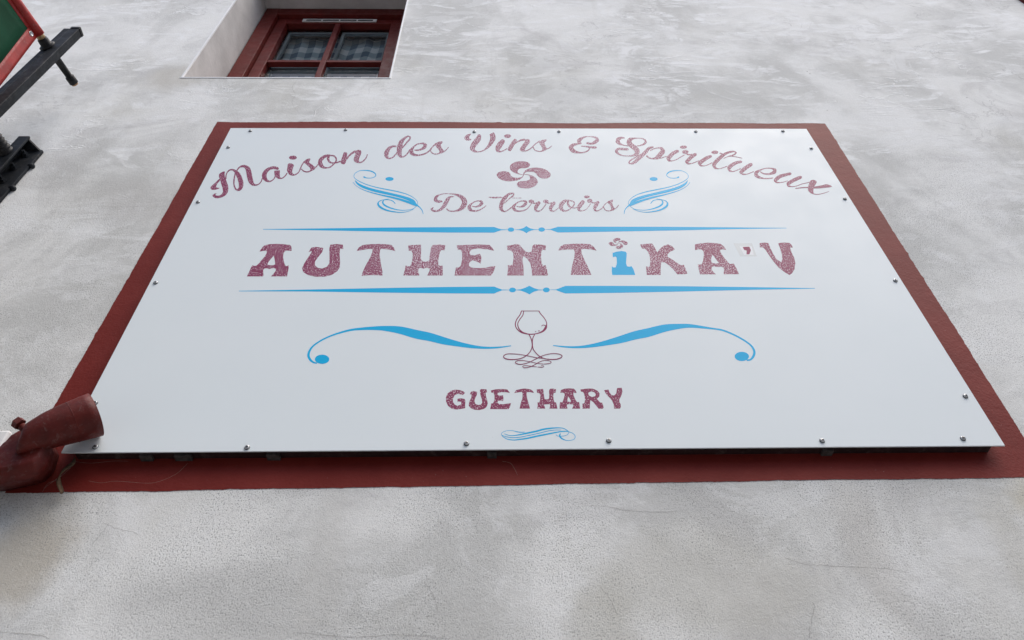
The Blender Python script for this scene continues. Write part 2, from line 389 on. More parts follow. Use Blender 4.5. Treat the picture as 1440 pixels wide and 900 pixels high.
# ---------------------------------------------------------------- the house
house = empty('plastered_house', (0, 0, 0))
tag(house, 'pale limewashed house wall with patchy plaster behind the sign', 'house')
OX0, OX1, OZ0, OZ1 = -1.312, -0.500, Z0 + 1.888, Z0 + 3.20      # window opening
WX0, WX1, WZ1 = -7.0, 4.5, 7.2
FD = 0.20                                                        # depth of the window frame in the wall
mb = MB()
def quad(x0, x1, z0, z1, y=0.0): mb.add([(x0,y,z0),(x1,y,z0),(x1,y,z1),(x0,y,z1)], [(0,1,2,3)])
quad(WX0, OX0, 0, WZ1); quad(OX1, WX1, 0, WZ1); quad(OX0, OX1, 0, OZ0); quad(OX0, OX1, OZ1, WZ1)
# the body of the house behind the wall face, so that no daylight comes in from the back
mb.add([(WX0,0,0),(WX0,5,0),(WX0,5,WZ1),(WX0,0,WZ1)], [(0,1,2,3)])
mb.add([(WX1,0,0),(WX1,5,0),(WX1,5,WZ1),(WX1,0,WZ1)], [(0,1,2,3)])
mb.add([(WX0,5,0),(WX1,5,0),(WX1,5,WZ1),(WX0,5,WZ1)], [(0,1,2,3)])
mb.add([(WX0,0,WZ1),(WX1,0,WZ1),(WX1,5,WZ1),(WX0,5,WZ1)], [(0,1,2,3)])
mb.build('wall', M['wall'], house)
mb = MB()                                                        # sides, head and sill of the window recess
IX0, IX1 = OX0 + 0.014, OX1 - 0.004
mb.add([(OX0,0,OZ0),(IX0,FD+.09,OZ0),(IX0,FD+.09,OZ1),(OX0,0,OZ1)], [(0,1,2,3)])
mb.add([(OX1,0,OZ0),(IX1,FD+.09,OZ0),(IX1,FD+.09,OZ1),(OX1,0,OZ1)], [(0,1,2,3)])
mb.add([(OX0,0,OZ1),(OX1,0,OZ1),(IX1,FD+.09,OZ1),(IX0,FD+.09,OZ1)], [(0,1,2,3)])
mb.add([(OX0,0,OZ0),(OX1,0,OZ0),(IX1,FD+.09,OZ0+.03),(IX0,FD+.09,OZ0+.03)], [(0,1,2,3)])
mb.build('window_reveal', M['reveal'], house)
mb = MB()                                                        # the white arris round the recess
def bead(x0, x1, z0, z1): mb.box(x0, x1, -0.0022, 0.006, z0, z1, 0.0008)
bead(OX0-.003, OX0+.004, OZ0+.0045, OZ1); bead(OX1-.004, OX1+.003, OZ0+.0045, OZ1); bead(OX0-.006, OX1+.003, OZ0-.003, OZ0+.004)
mb.build('corner_bead', M['bead'], house)
# painted red band on the wall, its outer edge brushed unevenly by hand
mb = MB()
outer = [(-1.078,1.523),(1.103,1.516),(1.076,-0.061),(-1.090,-0.081)]
inner = [(-0.90,1.33),(0.90,1.33),(0.90,0.10),(-0.90,0.10)]
vo_, vi_ = [], []
for k in range(4):
    a, b_ = Vector(outer[k]), Vector(outer[(k+1)%4]); c_, d_ = Vector(inner[k]), Vector(inner[(k+1)%4])
    nrm = Vector(((b_-a).y, -(b_-a).x)).normalized(); n = 420
    for i in range(n):
        t = i/n; p = a.lerp(b_, t)
        e = min(t, 1-t); fade = min(1.0, e*40)
        q = Vector((p.x, p.y, k*9.1))
        w = mnoise.noise(q*5)*0.0024 + mnoise.noise(q*38)*0.0012 + mnoise.noise(q*150)*0.0012
        w -= max(0.0, mnoise.noise(q*26 + Vector((3,0,0))) - 0.42)*0.016 if k != 2 else 0.0
        if k == 0: w += 0.010*max(0.0, mnoise.noise(Vector((p.x*1.7+2.2, 1.0, 0))))*1.2 - 0.003
        p = p - nrm*w*fade*-1.0
        vo_.append((p.x, -0.0009, Z0+p.y)); ii = c_.lerp(d_, t); vi_.append((ii.x, -0.0009, Z0+ii.y))
n = len(vo_)
mb.add(vo_ + vi_, [(i, (i+1)%n, n+(i+1)%n, n+i) for i in range(n)])
mb.build('painted_border', M['redwall'], house)
# red corner board at the far right
mb = MB(); mb.box(2.463, 2.66, -0.018, 0.004, 2.9, WZ1, 0.003)
mb.build('corner_board', M['redwood'], house)
# hairline cracks in the plaster
cracks = [[(-0.866,-0.156),(-0.855,-0.158),(-0.838,-0.166),(-0.818,-0.171),(-0.799,-0.175),(-0.787,-0.183)],
 [(-0.855,-0.158),(-0.858,-0.175),(-0.861,-0.181),(-0.870,-0.205)],
 [(-0.985,-0.375),(-0.962,-0.378),(-0.924,-0.381),(-0.892,-0.384),(-0.870,-0.392)],
 [(0.084,-0.124),(0.128,-0.126),(0.170,-0.135),(0.226,-0.141),(0.284,-0.138)],
 [(0.457,-0.244),(0.493,-0.261),(0.533,-0.265),(0.573,-0.268),(0.640,-0.272),(0.690,-0.283)],
 [(-0.225,-0.290),(-0.217,-0.301),(-0.203,-0.328),(-0.197,-0.353)],
 [(0.487,-0.340),(0.486,-0.351),(0.469,-0.385),(0.460,-0.407)],
 [(-0.45,-0.385),(-0.35,-0.395),(-0.26,-0.392),(-0.17,-0.40)],
 [(0.10,-0.30),(0.118,-0.335),(0.125,-0.36)],
 [(-0.86,1.87),(-0.865,1.80),(-0.84,1.74),(-0.845,1.69),(-0.82,1.62)],
 [(-0.54,1.86),(-0.57,1.80),(-0.565,1.76)],
 [(-1.30,0.98),(-1.24,0.975),(-1.16,0.98),(-1.10,0.975)]]
for ck in cracks:
    pts = catmull([Vector((x, z, 0)) for x, z in ck], 8); L = len(pts); vs = []; fs = []
    for i, p in enumerate(pts):
        j = Vector((mnoise.noise(Vector((p.x*160, p.y*160, 1))), mnoise.noise(Vector((p.x*160, p.y*160, 5))), 0))*0.0028
        p = p + j; t = (pts[min(i+1,L-1)] - pts[max(i-1,0)]).normalized(); nn = Vector((-t.y, t.x, 0))
        w = 0.00026*min(1, 6*min(i, L-1-i)/L + 0.25)*(1 + 0.6*mnoise.noise(p*90))
        vs += [(p.x+nn.x*w, -0.0006, Z0+p.y+nn.y*w), (p.x-nn.x*w, -0.0006, Z0+p.y-nn.y*w)]
        if i: fs.append((2*i-2, 2*i-1, 2*i+1, 2*i))
    mb = MB(); mb.add(vs, fs); mb.build('crack', M['crack'], house)

# ---- the window, a part of the house
y = FD
fz0, fz1 = OZ0 + 0.012, OZ1 - 0.004
mb = MB()
mb.box(IX0+.002, -1.226, y, y+.07, fz0, fz1, .002)               # frame left
mb.box(-0.575, IX1-.002, y, y+.07, fz0, fz1, .002)
mb.box(-1.226+.0006, -0.575-.0006, y+.0005, y+.07, Z0+3.112, fz1-.001, .002)
mb.box(-1.226+.0006, -0.575-.0006, y+.0005, y+.07, fz0+.001, Z0+2.00, .002)
window = mb.build('window', M['redwood'], house, (-0.9, FD, OZ0))
ys = y + 0.024
sx0, sx1, sz0, sz1 = -1.2225, -0.5785, Z0+2.0035, Z0+3.1085
gx0, gx1, gz0, gz1 = -1.170, -0.628, Z0+2.12, Z0+3.052
mb = MB()
mb.box(sx0, gx0, ys, ys+.045, sz0, sz1, .0025); mb.box(gx1, sx1, ys, ys+.045, sz0, sz1, .0025)
mb.box(gx0+.0004, gx1-.0004, ys+.0006, ys+.045, gz1, sz1-.001, .0025); mb.box(gx0+.0004, gx1-.0004, ys+.0006, ys+.045, sz0+.001, gz0, .0025)
mb.build('sash', M['redwood'], window)
MX0, MX1, MZ0, MZ1 = -0.917, -0.8905, Z0+2.569, Z0+2.592
mb = MB(); mb.box(MX0, MX1, ys+.001, ys+.030, gz0+.0005, gz1-.0005, .002); mb.build('muntin', M['redwood'], window)
for a, b_ in ((gx0+.0005, MX0-.0005), (MX1+.0005, gx1-.0005)):
    mb = MB(); mb.box(a, b_, ys+.002, ys+.029, MZ0, MZ1, .002); mb.build('muntin', M['redwood'], window)
yg = ys + .032
for (a, b_) in ((gx0+.001, MX0-.0008), (MX1+.0008, gx1-.001)):
    for (c_, d_) in ((gz0+.001, MZ0-.0008), (MZ1+.0008, gz1-.001)):
        mb = MB(); mb.add([(a,yg,c_),(b_,yg,c_),(b_,yg,d_),(a,yg,d_)], [(0,1,2,3)]); mb.build('pane', M['glass'], window)
        mb = MB()                                                # pale inner bead round the back of each pane
        for r_ in ((a+.006,a+.020,c_+.006,d_-.006),(b_-.020,b_-.006,c_+.006,d_-.006),(a+.0205,b_-.0205,c_+.006,c_+.020),(a+.0205,b_-.0205,d_-.030,d_-.006)):
            mb.box(r_[0], r_[1], yg+.012, yg+.026, r_[2], r_[3])
        mb.build('glazing_bead', M['spacer'], window)
# trickle vent on the head of the sash
mb = MB(); vx0, vx1, vz0, vz1 = -1.092, -0.706, Z0+3.066, Z0+3.100
yv = ys - .0060
mb.box(vx0, vx1, yv, ys+.0002, vz0, vz0+.0045, .001); mb.box(vx0, vx1, yv+.001, ys+.0002, vz1-.006, vz1, .001)
for k in range(5):
    xx = vx0 + .010 + (vx1-vx0-.020)*k/4; w = .009 if k in (0,4) else .0035
    mb.box(xx-w, xx+w, yv+.0015, ys+.0002, vz0+.0047, vz1-.0062)
mb.build('vent', M['whiteplastic'], window)
mb = MB(); mb.box(vx0+.004, vx1-.004, ys-.003, ys-.0005, vz0+.005, vz1-.004); mb.build('vent_slot', M['dark'], window)

# ---- curtain hanging inside the window
mb = MB(); nx, nz = 90, 60; cx0, cx1, cz0, cz1 = -1.235, -0.565, Z0+2.02, Z0+3.105
uvs = []
for j in range(nz+1):
    for i in range(nx+1):
        u, v = i/nx, j/nz; xx = cx0 + (cx1-cx0)*u; zz = cz0 + (cz1-cz0)*v
        fold = 0.005*math.sin(u*26 + 1.2*math.sin(v*3+u*4)) + 0.003*math.sin(u*61+v*5)
        sag = 0.008*math.sin(u*13+0.8)*(0.4+0.6*v) + 0.002*math.sin(u*31)
        ruff = 0.012 if abs(v-0.945) < 0.012 else 0.0
        mb.v.append(Vector((xx, 0.318 + fold - ruff, zz + sag)))
        uvs.append(((xx-cx0)/0.072 + 0.10*math.sin(v*7+u*5), (zz-cz0)/0.125 + 0.16*math.sin(u*14) + (0.5 if v > 0.945 else 0)))
for j in range(nz):
    for i in range(nx):
        mb.f.append([j*(nx+1)+i, j*(nx+1)+i+1, (j+1)*(nx+1)+i+1, (j+1)*(nx+1)+i]); mb.smooth.append(True)
cur = mb.build('gingham_curtain', M['cloth'], None, (-0.9, 0.335, cz0))
lay = cur.data.uv_layers.new(name='UVMap')
for lp in cur.data.loops: lay.data[lp.index].uv = uvs[lp.vertex_index]
tag(cur, 'blue and white gingham curtain behind the red window panes', 'curtain')

# ---------------------------------------------------------------- the sign
# printed marks, in tenths of a millimetre on the panel face (x from the panel centre, z from its bottom edge)
GLYPHS = [
["letter","m",[["C",[[-9523,10912],[-9597,10667],[-9665,10442],[-9652,10339],[-9591,10264],[-9473,10264],[-9380,10356],[-9470,10390],[-9510,10459],[-9510,10649],[-9482,10789]]],["C",[[-9497,11353],[-9457,11306],[-9412,11108],[-9325,10895],[-9236,10684],[-9135,10442],[-9079,10203],[-9078,10018],[-9138,9868],[-9237,9802],[-9329,9779],[-9437,9852],[-9482,9935],[-9472,10018],[-9390,10068],[-9407,10012],[-9383,9951],[-9314,9928],[-9239,9985],[-9224,10136],[-9285,10339],[-9383,10580],[-9482,10824],[-9574,11036],[-9601,11179],[-9564,11288]]],["S","bb",[[-9300,10895,-9333,10895],[-9352,11102,-9388,11113],[-9359,11269,-9396,11306],[-9319,11390,-9356,11461],[-9252,11401,-9267,11501],[-9156,11298,-9132,11422],[-9041,11073,-8956,11214],[-8942,10849,-8825,10940],[-8861,10633,-8723,10665],[-8819,10473,-8678,10410],[-8804,10355,-8711,10220],[-8824,10302,-8818,10205],[-8898,10391,-8928,10355],[-8984,10618,-9022,10611],[-9041,10890,-9087,10899],[-9081,11136,-9121,11151],[-9097,11279,-9137,11296]]],["S","bb",[[-9085,11362,-9118,11394],[-9064,11514,-9107,11571],[-9005,11597,-9049,11710],[-8912,11577,-8920,11744],[-8830,11427,-8741,11586],[-8756,11213,-8615,11290],[-8675,10965,-8533,11037],[-8564,10695,-8457,10812],[-8418,10509,-8396,10649],[-8296,10496,-8317,10579],[-8215,10574,-8242,10619],[-8174,10739,-8205,10768],[-8182,10920,-8218,10939]]]]],
["letter","m",[["S","rb",[[-7882,11633,-7864,11453],[-7996,11672,-7954,11488],[-8132,11608,-8058,11442],[-8235,11437,-8110,11284],[-8261,11175,-8103,11112],[-8187,10914,-8081,11017],[-8047,10738,-8024,10874],[-7921,10704,-7941,10788],[-7840,10798,-7870,10849],[-7802,10949,-7838,10981],[-7811,11134,-7847,11153]]],["S","bb",[[-7922,11392,-7749,11416],[-7846,11103,-7700,11184],[-7714,10920,-7674,11046],[-7612,10891,-7626,10968],[-7539,10945,-7567,10999],[-7489,11087,-7523,11128],[-7470,11234,-7505,11269]]]]],
["letter","m",[["S","rb",[[-7570,11793,-7359,11700],[-7547,11613,-7359,11547],[-7511,11376,-7351,11418],[-7385,11140,-7333,11291],[-7242,11090,-7260,11183],[-7149,11189,-7178,11242],[-7107,11343,-7142,11377],[-7102,11531,-7138,11556]]],["C",[[-7360,12219],[-7360,12169],[-7380,12127],[-7416,12099],[-7462,12089],[-7512,12099],[-7559,12127],[-7594,12169],[-7613,12218],[-7613,12268],[-7594,12311],[-7558,12339],[-7511,12349],[-7461,12339],[-7414,12311],[-7379,12268]]]]],
["letter","m",[["S","bb",[[-7101,11367,-7136,11390],[-7100,11567,-7135,11593],[-7081,11783,-7121,11822],[-7038,11939,-7091,12004]]],["C",[[-6922,12162],[-6903,12029],[-6915,11934],[-6851,11840],[-6734,11710],[-6652,11562],[-6671,11452],[-6767,11353],[-6800,11379],[-6791,11470],[-6835,11580],[-6923,11710],[-7022,11840],[-7086,11934],[-7031,12104]]],["S","bb",[[-6775,11421,-6749,11336],[-6880,11357,-6866,11277],[-6993,11411,-7000,11347],[-7078,11530,-7093,11483]]],["S","bb",[[-6665,11483,-6697,11530],[-6613,11632,-6646,11676],[-6574,11801,-6608,11842]]]]],
["letter","m",[["S","bb",[[-6270,12397,-6257,12312],[-6377,12431,-6343,12278],[-6503,12381,-6431,12212],[-6613,12182,-6491,12028],[-6626,11916,-6492,11916],[-6533,11654,-6448,11804],[-6398,11531,-6390,11667],[-6268,11529,-6284,11610],[-6157,11601,-6189,11671],[-6084,11775,-6123,11832],[-6032,11975,-6079,12008],[-6062,12198,-6105,12165],[-6154,12358,-6168,12274],[-6249,12397,-6239,12312],[-6337,12377,-6319,12293]]],["S","bb",[[-6400,12300,-6302,12292],[-6359,12086,-6291,12124],[-6258,11887,-6236,11983],[-6127,11826,-6138,11916],[-5994,11868,-6016,11949],[-5889,11953,-5915,12031]]]]],
["letter","m",[["S","rr",[[-5887,12538,-5756,12481],[-5895,12294,-5735,12223],[-5897,12074,-5728,11985],[-5896,11935,-5738,11837]]],["S","bb",[[-5708,12084,-5746,12127],[-5656,12299,-5706,12372],[-5565,12474,-5616,12585],[-5469,12549,-5525,12706]]],["C",[[-5526,12628],[-5459,12718],[-5360,12706],[-5312,12589],[-5309,12374],[-5328,12144],[-5309,11992],[-5296,11886],[-5382,11886],[-5472,11992],[-5501,12144],[-5493,12374],[-5494,12530]]],["S","bb",[[-5341,11871,-5352,11947],[-5231,11877,-5253,11956],[-5144,12002,-5177,12058],[-5090,12204,-5124,12238],[-5079,12424,-5107,12442]]]]],
["letter","m",[["S","bb",[[-4194,13015,-4185,12903],[-4322,13029,-4295,12904],[-4459,12928,-4371,12765],[-4540,12670,-4401,12549],[-4547,12406,-4401,12422],[-4455,12179,-4392,12302],[-4346,12122,-4353,12221],[-4244,12185,-4271,12258],[-4167,12346,-4203,12405],[-4106,12544,-4144,12597]]],["S","bb",[[-3837,13707,-3825,13633],[-3895,13698,-3865,13609],[-4014,13564,-3941,13428],[-4129,13322,-3985,13177],[-4162,13007,-3982,12927],[-4155,12701,-3987,12676],[-4113,12415,-3979,12492],[-4006,12231,-3963,12366],[-3905,12223,-3923,12313],[-3811,12347,-3841,12405],[-3746,12548,-3782,12593],[-3702,12748,-3739,12788]]],["S","bb",[[-3855,13627,-3847,13697],[-3808,13588,-3765,13636],[-3811,13483,-3758,13426],[-3878,13282,-3837,13218],[-3954,13032,-3919,12982],[-4000,12871,-3965,12823]]]]],
["letter","m",[["S","bb",[[-3578,12685,-3581,12756],[-3454,12658,-3468,12760],[-3310,12724,-3349,12853],[-3200,12851,-3300,13006],[-3178,13083,-3297,13014],[-3286,13218,-3302,13081],[-3399,13206,-3389,13117],[-3520,13145,-3498,13072],[-3627,12984,-3585,12911],[-3722,12769,-3615,12688],[-3713,12495,-3597,12608],[-3591,12335,-3563,12511],[-3453,12318,-3461,12435],[-3295,12366,-3313,12465],[-3161,12471,-3187,12555],[-3069,12617,-3101,12684],[-3000,12781,-3031,12837]]]]],
["letter","m",[["S","bb",[[-3060,12645,-3093,12695],[-2984,12862,-3017,12915],[-2870,13140,-2905,13201]]],["C",[[-2675,13301],[-2682,13171],[-2714,13090],[-2698,12949],[-2618,12730],[-2583,12612],[-2647,12514],[-2752,12455],[-2773,12486],[-2740,12611],[-2766,12730],[-2843,12889],[-2902,13069],[-2887,13170],[-2794,13284]]],["S","bb",[[-2747,12521,-2739,12443],[-2878,12490,-2878,12420],[-2971,12561,-2989,12504],[-3024,12691,-3050,12649]]],["S","bb",[[-2591,12567,-2613,12617],[-2510,12710,-2530,12750],[-2439,12893,-2458,12925]]]]],
["letter","m",[["C",[[-1716,13827],[-1771,13656],[-1756,13510],[-1697,13448],[-1742,13380],[-1859,13366],[-1932,13486],[-1935,13607],[-1880,13753],[-1787,13837]]],["S","rb",[[-1488,13773,-1373,13706],[-1541,13573,-1384,13401],[-1629,13362,-1477,13133],[-1709,13089,-1551,12932],[-1730,12791,-1569,12857],[-1612,12583,-1567,12741],[-1463,12566,-1462,12639],[-1342,12604,-1355,12674],[-1223,12721,-1247,12789],[-1085,12904,-1156,13026],[-967,13180,-1090,13316],[-883,13501,-1056,13572],[-896,13781,-1067,13680],[-942,13956,-1091,13801]]]]],
["letter","m",[["S","rb",[[-684,13427,-578,13243],[-801,13216,-651,12997],[-878,12933,-716,12810],[-861,12645,-744,12774],[-732,12567,-728,12668],[-608,12657,-621,12716],[-490,12798,-505,12853]]],["C",[[-348,13683],[-358,13635],[-384,13594],[-423,13566],[-468,13557],[-513,13566],[-551,13593],[-576,13634],[-585,13683],[-575,13731],[-549,13773],[-510,13801],[-464,13810],[-419,13801],[-381,13773],[-356,13732]]]]],
["letter","m",[["S","rr",[[-249,13466,-166,13340],[-335,13273,-230,13131],[-415,13036,-298,12895],[-477,12804,-369,12680]]],["S","bb",[[-299,12988,-319,13038],[-154,13214,-175,13285],[-13,13334,-28,13453],[124,13361,119,13504]]],["C",[[74,13394],[193,13466],[274,13418],[280,13274],[203,13061],[115,12850],[86,12664],[27,12618],[-63,12687],[-64,12826],[17,13060],[106,13298]]],["S","bb",[[53,12610,49,12673],[172,12657,162,12717],[295,12800,279,12854],[394,12941,377,12993]]]]],
["letter","m",[["S","bb",[[347,12873,326,12920],[472,13103,451,13161],[633,13311,613,13382]]],["C",[[863,13443],[826,13323],[782,13251],[775,13109],[812,12921],[828,12781],[742,12665],[635,12610],[626,12651],[677,12757],[672,12897],[623,13085],[595,13251],[684,13395],[792,13443]]],["S","bb",[[650,12674,647,12610],[538,12673,529,12610],[434,12759,411,12709],[394,12936,364,12904]]],["S","bb",[[809,12746,800,12797],[920,12841,907,12888],[1015,13000,1005,13029]]]]],
["letter","m",[["S","rb",[[2227,13118,2248,13256],[2354,13087,2357,13231],[2504,13165,2466,13358],[2633,13364,2527,13447],[2596,13616,2533,13485],[2469,13675,2453,13592],[2303,13683,2298,13625],[2151,13664,2158,13560],[1997,13579,2047,13395],[1890,13403,2008,13282],[1904,13151,1975,13288],[2021,13151,2031,13207]]],["S","bb",[[2015,13183,2013,13134],[1872,13194,1873,13082],[1706,13153,1746,12960],[1566,12914,1721,12877],[1626,12612,1734,12820],[1770,12513,1809,12682],[1939,12503,1947,12597],[2107,12560,2102,12635],[2225,12683,2203,12750],[2279,12814,2250,12858]]],["S","br",[[1986,12960,1993,13016],[2132,12928,2144,13008],[2282,12849,2302,12984],[2440,12824,2459,12969]]]]],
["letter","m",[["S","bb",[[3544,13581,3534,13523],[3432,13645,3427,13501],[3273,13568,3338,13370],[3190,13292,3346,13357],[3260,13101,3342,13261],[3377,13037,3401,13122],[3536,12991,3547,13047],[3586,12987,3595,13035]]],["S","br",[[3817,12971,3822,13027],[3962,12992,3964,13063],[4124,13068,4110,13175],[4241,13238,4176,13290],[4234,13445,4184,13372],[4142,13544,4124,13480],[3979,13574,3971,13516],[3831,13581,3828,13459],[3662,13536,3728,13320],[3552,13198,3730,13287],[3624,12922,3765,13157],[3712,12762,3854,12995],[3748,12621,3922,12737],[3752,12587,3849,12416],[3682,12443,3687,12310],[3536,12372,3528,12302],[3344,12383,3332,12322],[3229,12487,3194,12397],[3186,12648,3097,12550],[3187,12665,3124,12770],[3233,12720,3236,12876],[3343,12718,3365,12878],[3488,12699,3513,12858]]]]],
["letter","m",[["S","rb",[[4387,12977,4388,12862],[4240,12922,4271,12756],[4093,12702,4155,12538],[3942,12473,4000,12296],[3773,12241,3828,12063],[3636,12027,3674,11856],[3539,11902,3533,11790],[3492,11912,3434,11857],[3523,11982,3496,12052],[3653,12138,3641,12204],[3810,12299,3801,12353],[3946,12439,3939,12486]]],["S","br",[[4274,12655,4269,12704],[4433,12789,4431,12849],[4576,12843,4586,12916],[4636,12767,4713,12912],[4619,12677,4771,12644],[4550,12565,4637,12362],[4442,12388,4487,12148],[4336,12229,4327,12114],[4210,12231,4185,12150],[4136,12350,4097,12263]]],["S","bb",[[4406,12141,4414,12202],[4548,12164,4552,12217],[4657,12223,4658,12275],[4765,12281,4766,12333]]]]],
["letter","m",[["S","rb",[[5163,12740,5173,12542],[5025,12640,5058,12445],[4865,12440,4933,12253],[4746,12222,4856,12122],[4759,11993,4824,12120],[4888,11988,4896,12049],[5043,12070,5041,12120],[5209,12226,5204,12273],[5376,12381,5371,12429]]],["C",[[5556,12929],[5538,12886],[5506,12850],[5462,12825],[5415,12817],[5371,12825],[5336,12849],[5317,12886],[5315,12929],[5332,12972],[5365,13009],[5408,13033],[5456,13042],[5501,13034],[5535,13009],[5554,12972]]]]],
["letter","m",[["C",[[5548,12602],[5530,12551],[5498,12507],[5458,12478],[5414,12468],[5374,12478],[5344,12507],[5329,12550],[5330,12602],[5348,12653],[5379,12697],[5420,12726],[5464,12737],[5504,12726],[5534,12697],[5550,12653]]],["S","bb",[[5414,12459,5448,12547],[5504,12382,5526,12467],[5636,12382,5654,12484]]],["S","rb",[[5722,12524,5745,12342],[5592,12400,5630,12216],[5439,12194,5494,12035],[5313,11966,5419,11919],[5369,11793,5402,11887],[5501,11822,5506,11873],[5658,11918,5658,11967],[5794,12013,5793,12063]]]]],
["letter","m",[["S","rb",[[6210,12397,6214,12220],[6075,12313,6091,12110],[5892,12137,5929,11939],[5720,11903,5811,11793],[5749,11685,5796,11784],[5876,11671,5885,11723],[6032,11748,6032,11797],[6197,11881,6194,11929]]],["C",[[6539,12583],[6521,12540],[6488,12502],[6445,12478],[6400,12469],[6357,12478],[6325,12502],[6308,12539],[6309,12583],[6327,12627],[6360,12664],[6402,12689],[6448,12698],[6491,12690],[6523,12665],[6540,12627]]]]],
["letter","m",[["S","bb",[[7114,12683,7101,12604],[6946,12673,6932,12535],[6749,12562,6758,12408],[6526,12340,6562,12161],[6322,12082,6382,11918],[6170,11800,6281,11745],[6177,11531,6253,11638],[6300,11492,6313,11544],[6450,11541,6454,11591],[6631,11654,6632,11703]]],["S","bb",[[7064,12590,7106,12673],[7103,12554,7155,12575],[7060,12496,7069,12420],[6947,12405,6943,12331],[6814,12335,6812,12283],[6625,12198,6625,12149]]],["S","rb",[[6580,12480,6612,12553],[6647,12402,6684,12489]]],["S","bb",[[6808,12286,6818,12332],[6928,12298,6940,12344],[7055,12255,7070,12301],[7243,12176,7255,12210]]]]],
["letter","m",[["S","rb",[[7134,12035,7111,11867],[6999,11995,6990,11816],[6816,11867,6839,11679],[6635,11642,6721,11528],[6610,11370,6690,11466],[6720,11311,6737,11377],[6856,11375,6858,11424],[7041,11505,7042,11553]]],["S","rb",[[7425,11874,7438,11688],[7269,11739,7293,11544],[7075,11527,7117,11346],[6941,11305,7047,11273],[7000,11145,7034,11229],[7145,11154,7153,11205],[7280,11229,7283,11277],[7419,11321,7420,11368]]]]],
["letter","m",[["S","bb",[[7617,11324,7644,11365],[7662,11197,7696,11272],[7787,11140,7814,11234],[7934,11146,7950,11286],[8104,11245,8070,11407],[8186,11497,8067,11377],[8082,11573,8047,11487],[7944,11585,7929,11526],[7795,11547,7788,11490],[7630,11464,7631,11372],[7448,11337,7507,11205],[7377,11073,7504,11177],[7449,10931,7525,11080],[7586,10891,7616,10976],[7740,10883,7756,10948],[7939,10916,7952,10973]]]]],
["letter","m",[["S","rb",[[8546,11287,8515,11109],[8415,11239,8390,11063],[8206,11151,8200,10954],[8017,10978,8053,10803],[7915,10774,8033,10792],[7970,10644,8007,10724],[8093,10652,8105,10701],[8240,10698,8246,10740],[8354,10763,8357,10803]]],["S","rb",[[8818,11074,8804,10887],[8675,10988,8666,10793],[8476,10840,8479,10655],[8300,10673,8349,10539],[8258,10444,8325,10536],[8379,10406,8394,10455],[8543,10445,8550,10486],[8725,10550,8730,10591],[8896,10620,8903,10662],[9025,10673,9032,10715]]]]],
["letter","m",[["C",[[9043,10712],[9112,10811],[9205,10836],[9268,10765],[9250,10676],[9153,10518],[9067,10361],[8995,10188],[8952,10017],[8905,10017],[8848,10102],[8844,10240],[8880,10361],[8952,10535]]],["S","bb",[[8907,10004,8933,10064],[9007,9959,9023,10006],[9145,9980,9154,10020],[9317,10051,9322,10084],[9476,10143,9478,10163]]],["S","rb",[[8482,10302,8493,10350],[8619,10323,8633,10385],[8755,10347,8773,10409],[8902,10340,8925,10416]]],["C",[[9096,10423],[9264,10482],[9388,10517],[9508,10570],[9600,10535],[9663,10437],[9553,10388],[9373,10353],[9196,10326],[9049,10333]]]]],
["letter","m",[["S","rb",[[-2547,9652,-2541,9541],[-2618,9666,-2632,9527],[-2664,9723,-2755,9634],[-2660,9780,-2739,9876],[-2607,9930,-2625,9992],[-2454,10008,-2458,10048],[-2275,9998,-2275,10045],[-2133,9942,-2124,10033],[-2002,9813,-1959,9974],[-1924,9649,-1811,9805],[-1905,9541,-1748,9519],[-1933,9380,-1815,9226],[-1996,9206,-1954,9080],[-2101,9111,-2091,9036],[-2218,9095,-2220,9032],[-2301,9157,-2318,9097],[-2346,9230,-2369,9185]]],["S","bb",[[-2153,9883,-2150,9850],[-2280,9890,-2256,9797],[-2380,9788,-2290,9668],[-2449,9554,-2344,9442],[-2503,9365,-2415,9243],[-2561,9198,-2518,9090],[-2647,9124,-2637,9036],[-2741,9150,-2756,9043],[-2765,9171,-2829,9181],[-2740,9256,-2759,9288]]]]],
["letter","m",[["S","bb",[[-1601,9315,-1598,9354],[-1481,9270,-1485,9334],[-1359,9311,-1397,9422],[-1261,9460,-1354,9532],[-1309,9644,-1344,9545],[-1418,9657,-1415,9598],[-1530,9602,-1517,9555],[-1647,9483,-1609,9413],[-1731,9325,-1626,9280],[-1699,9116,-1617,9233],[-1593,9043,-1578,9146],[-1477,9037,-1483,9119],[-1350,9112,-1364,9171],[-1244,9232,-1260,9275],[-1166,9351,-1179,9382]]]]],
["letter","m",[["S","rb",[[-1095,9812,-1093,9852],[-932,9762,-931,9855],[-787,9782,-787,9855],[-643,9795,-642,9842]]],["S","bb",[[-390,9770,-390,9800],[-246,9770,-245,9800],[-105,9766,-104,9796]]],["S","bb",[[-389,10086,-381,10000],[-493,10062,-461,9957],[-628,9891,-548,9759],[-733,9645,-629,9542],[-785,9387,-670,9344],[-782,9177,-676,9232],[-707,9042,-664,9144],[-614,9023,-618,9080],[-501,9119,-516,9162],[-391,9281,-408,9320]]],["S","bb",[[-405,10016,-402,10083],[-357,10017,-322,10068],[-368,9949,-334,9901],[-453,9812,-435,9771],[-546,9662,-527,9623],[-636,9512,-620,9478]]]]],
["letter","m",[["S","bb",[[-268,9314,-262,9351],[-168,9261,-168,9326],[-43,9293,-76,9404],[63,9456,-13,9533],[39,9638,0,9548],[-69,9655,-70,9596],[-184,9601,-174,9552],[-295,9494,-265,9431],[-397,9321,-312,9280],[-367,9107,-295,9205],[-270,9033,-254,9119],[-155,9032,-158,9101],[-8,9097,-19,9150],[106,9251,90,9283],[185,9432,166,9458],[216,9515,195,9539]]]]],
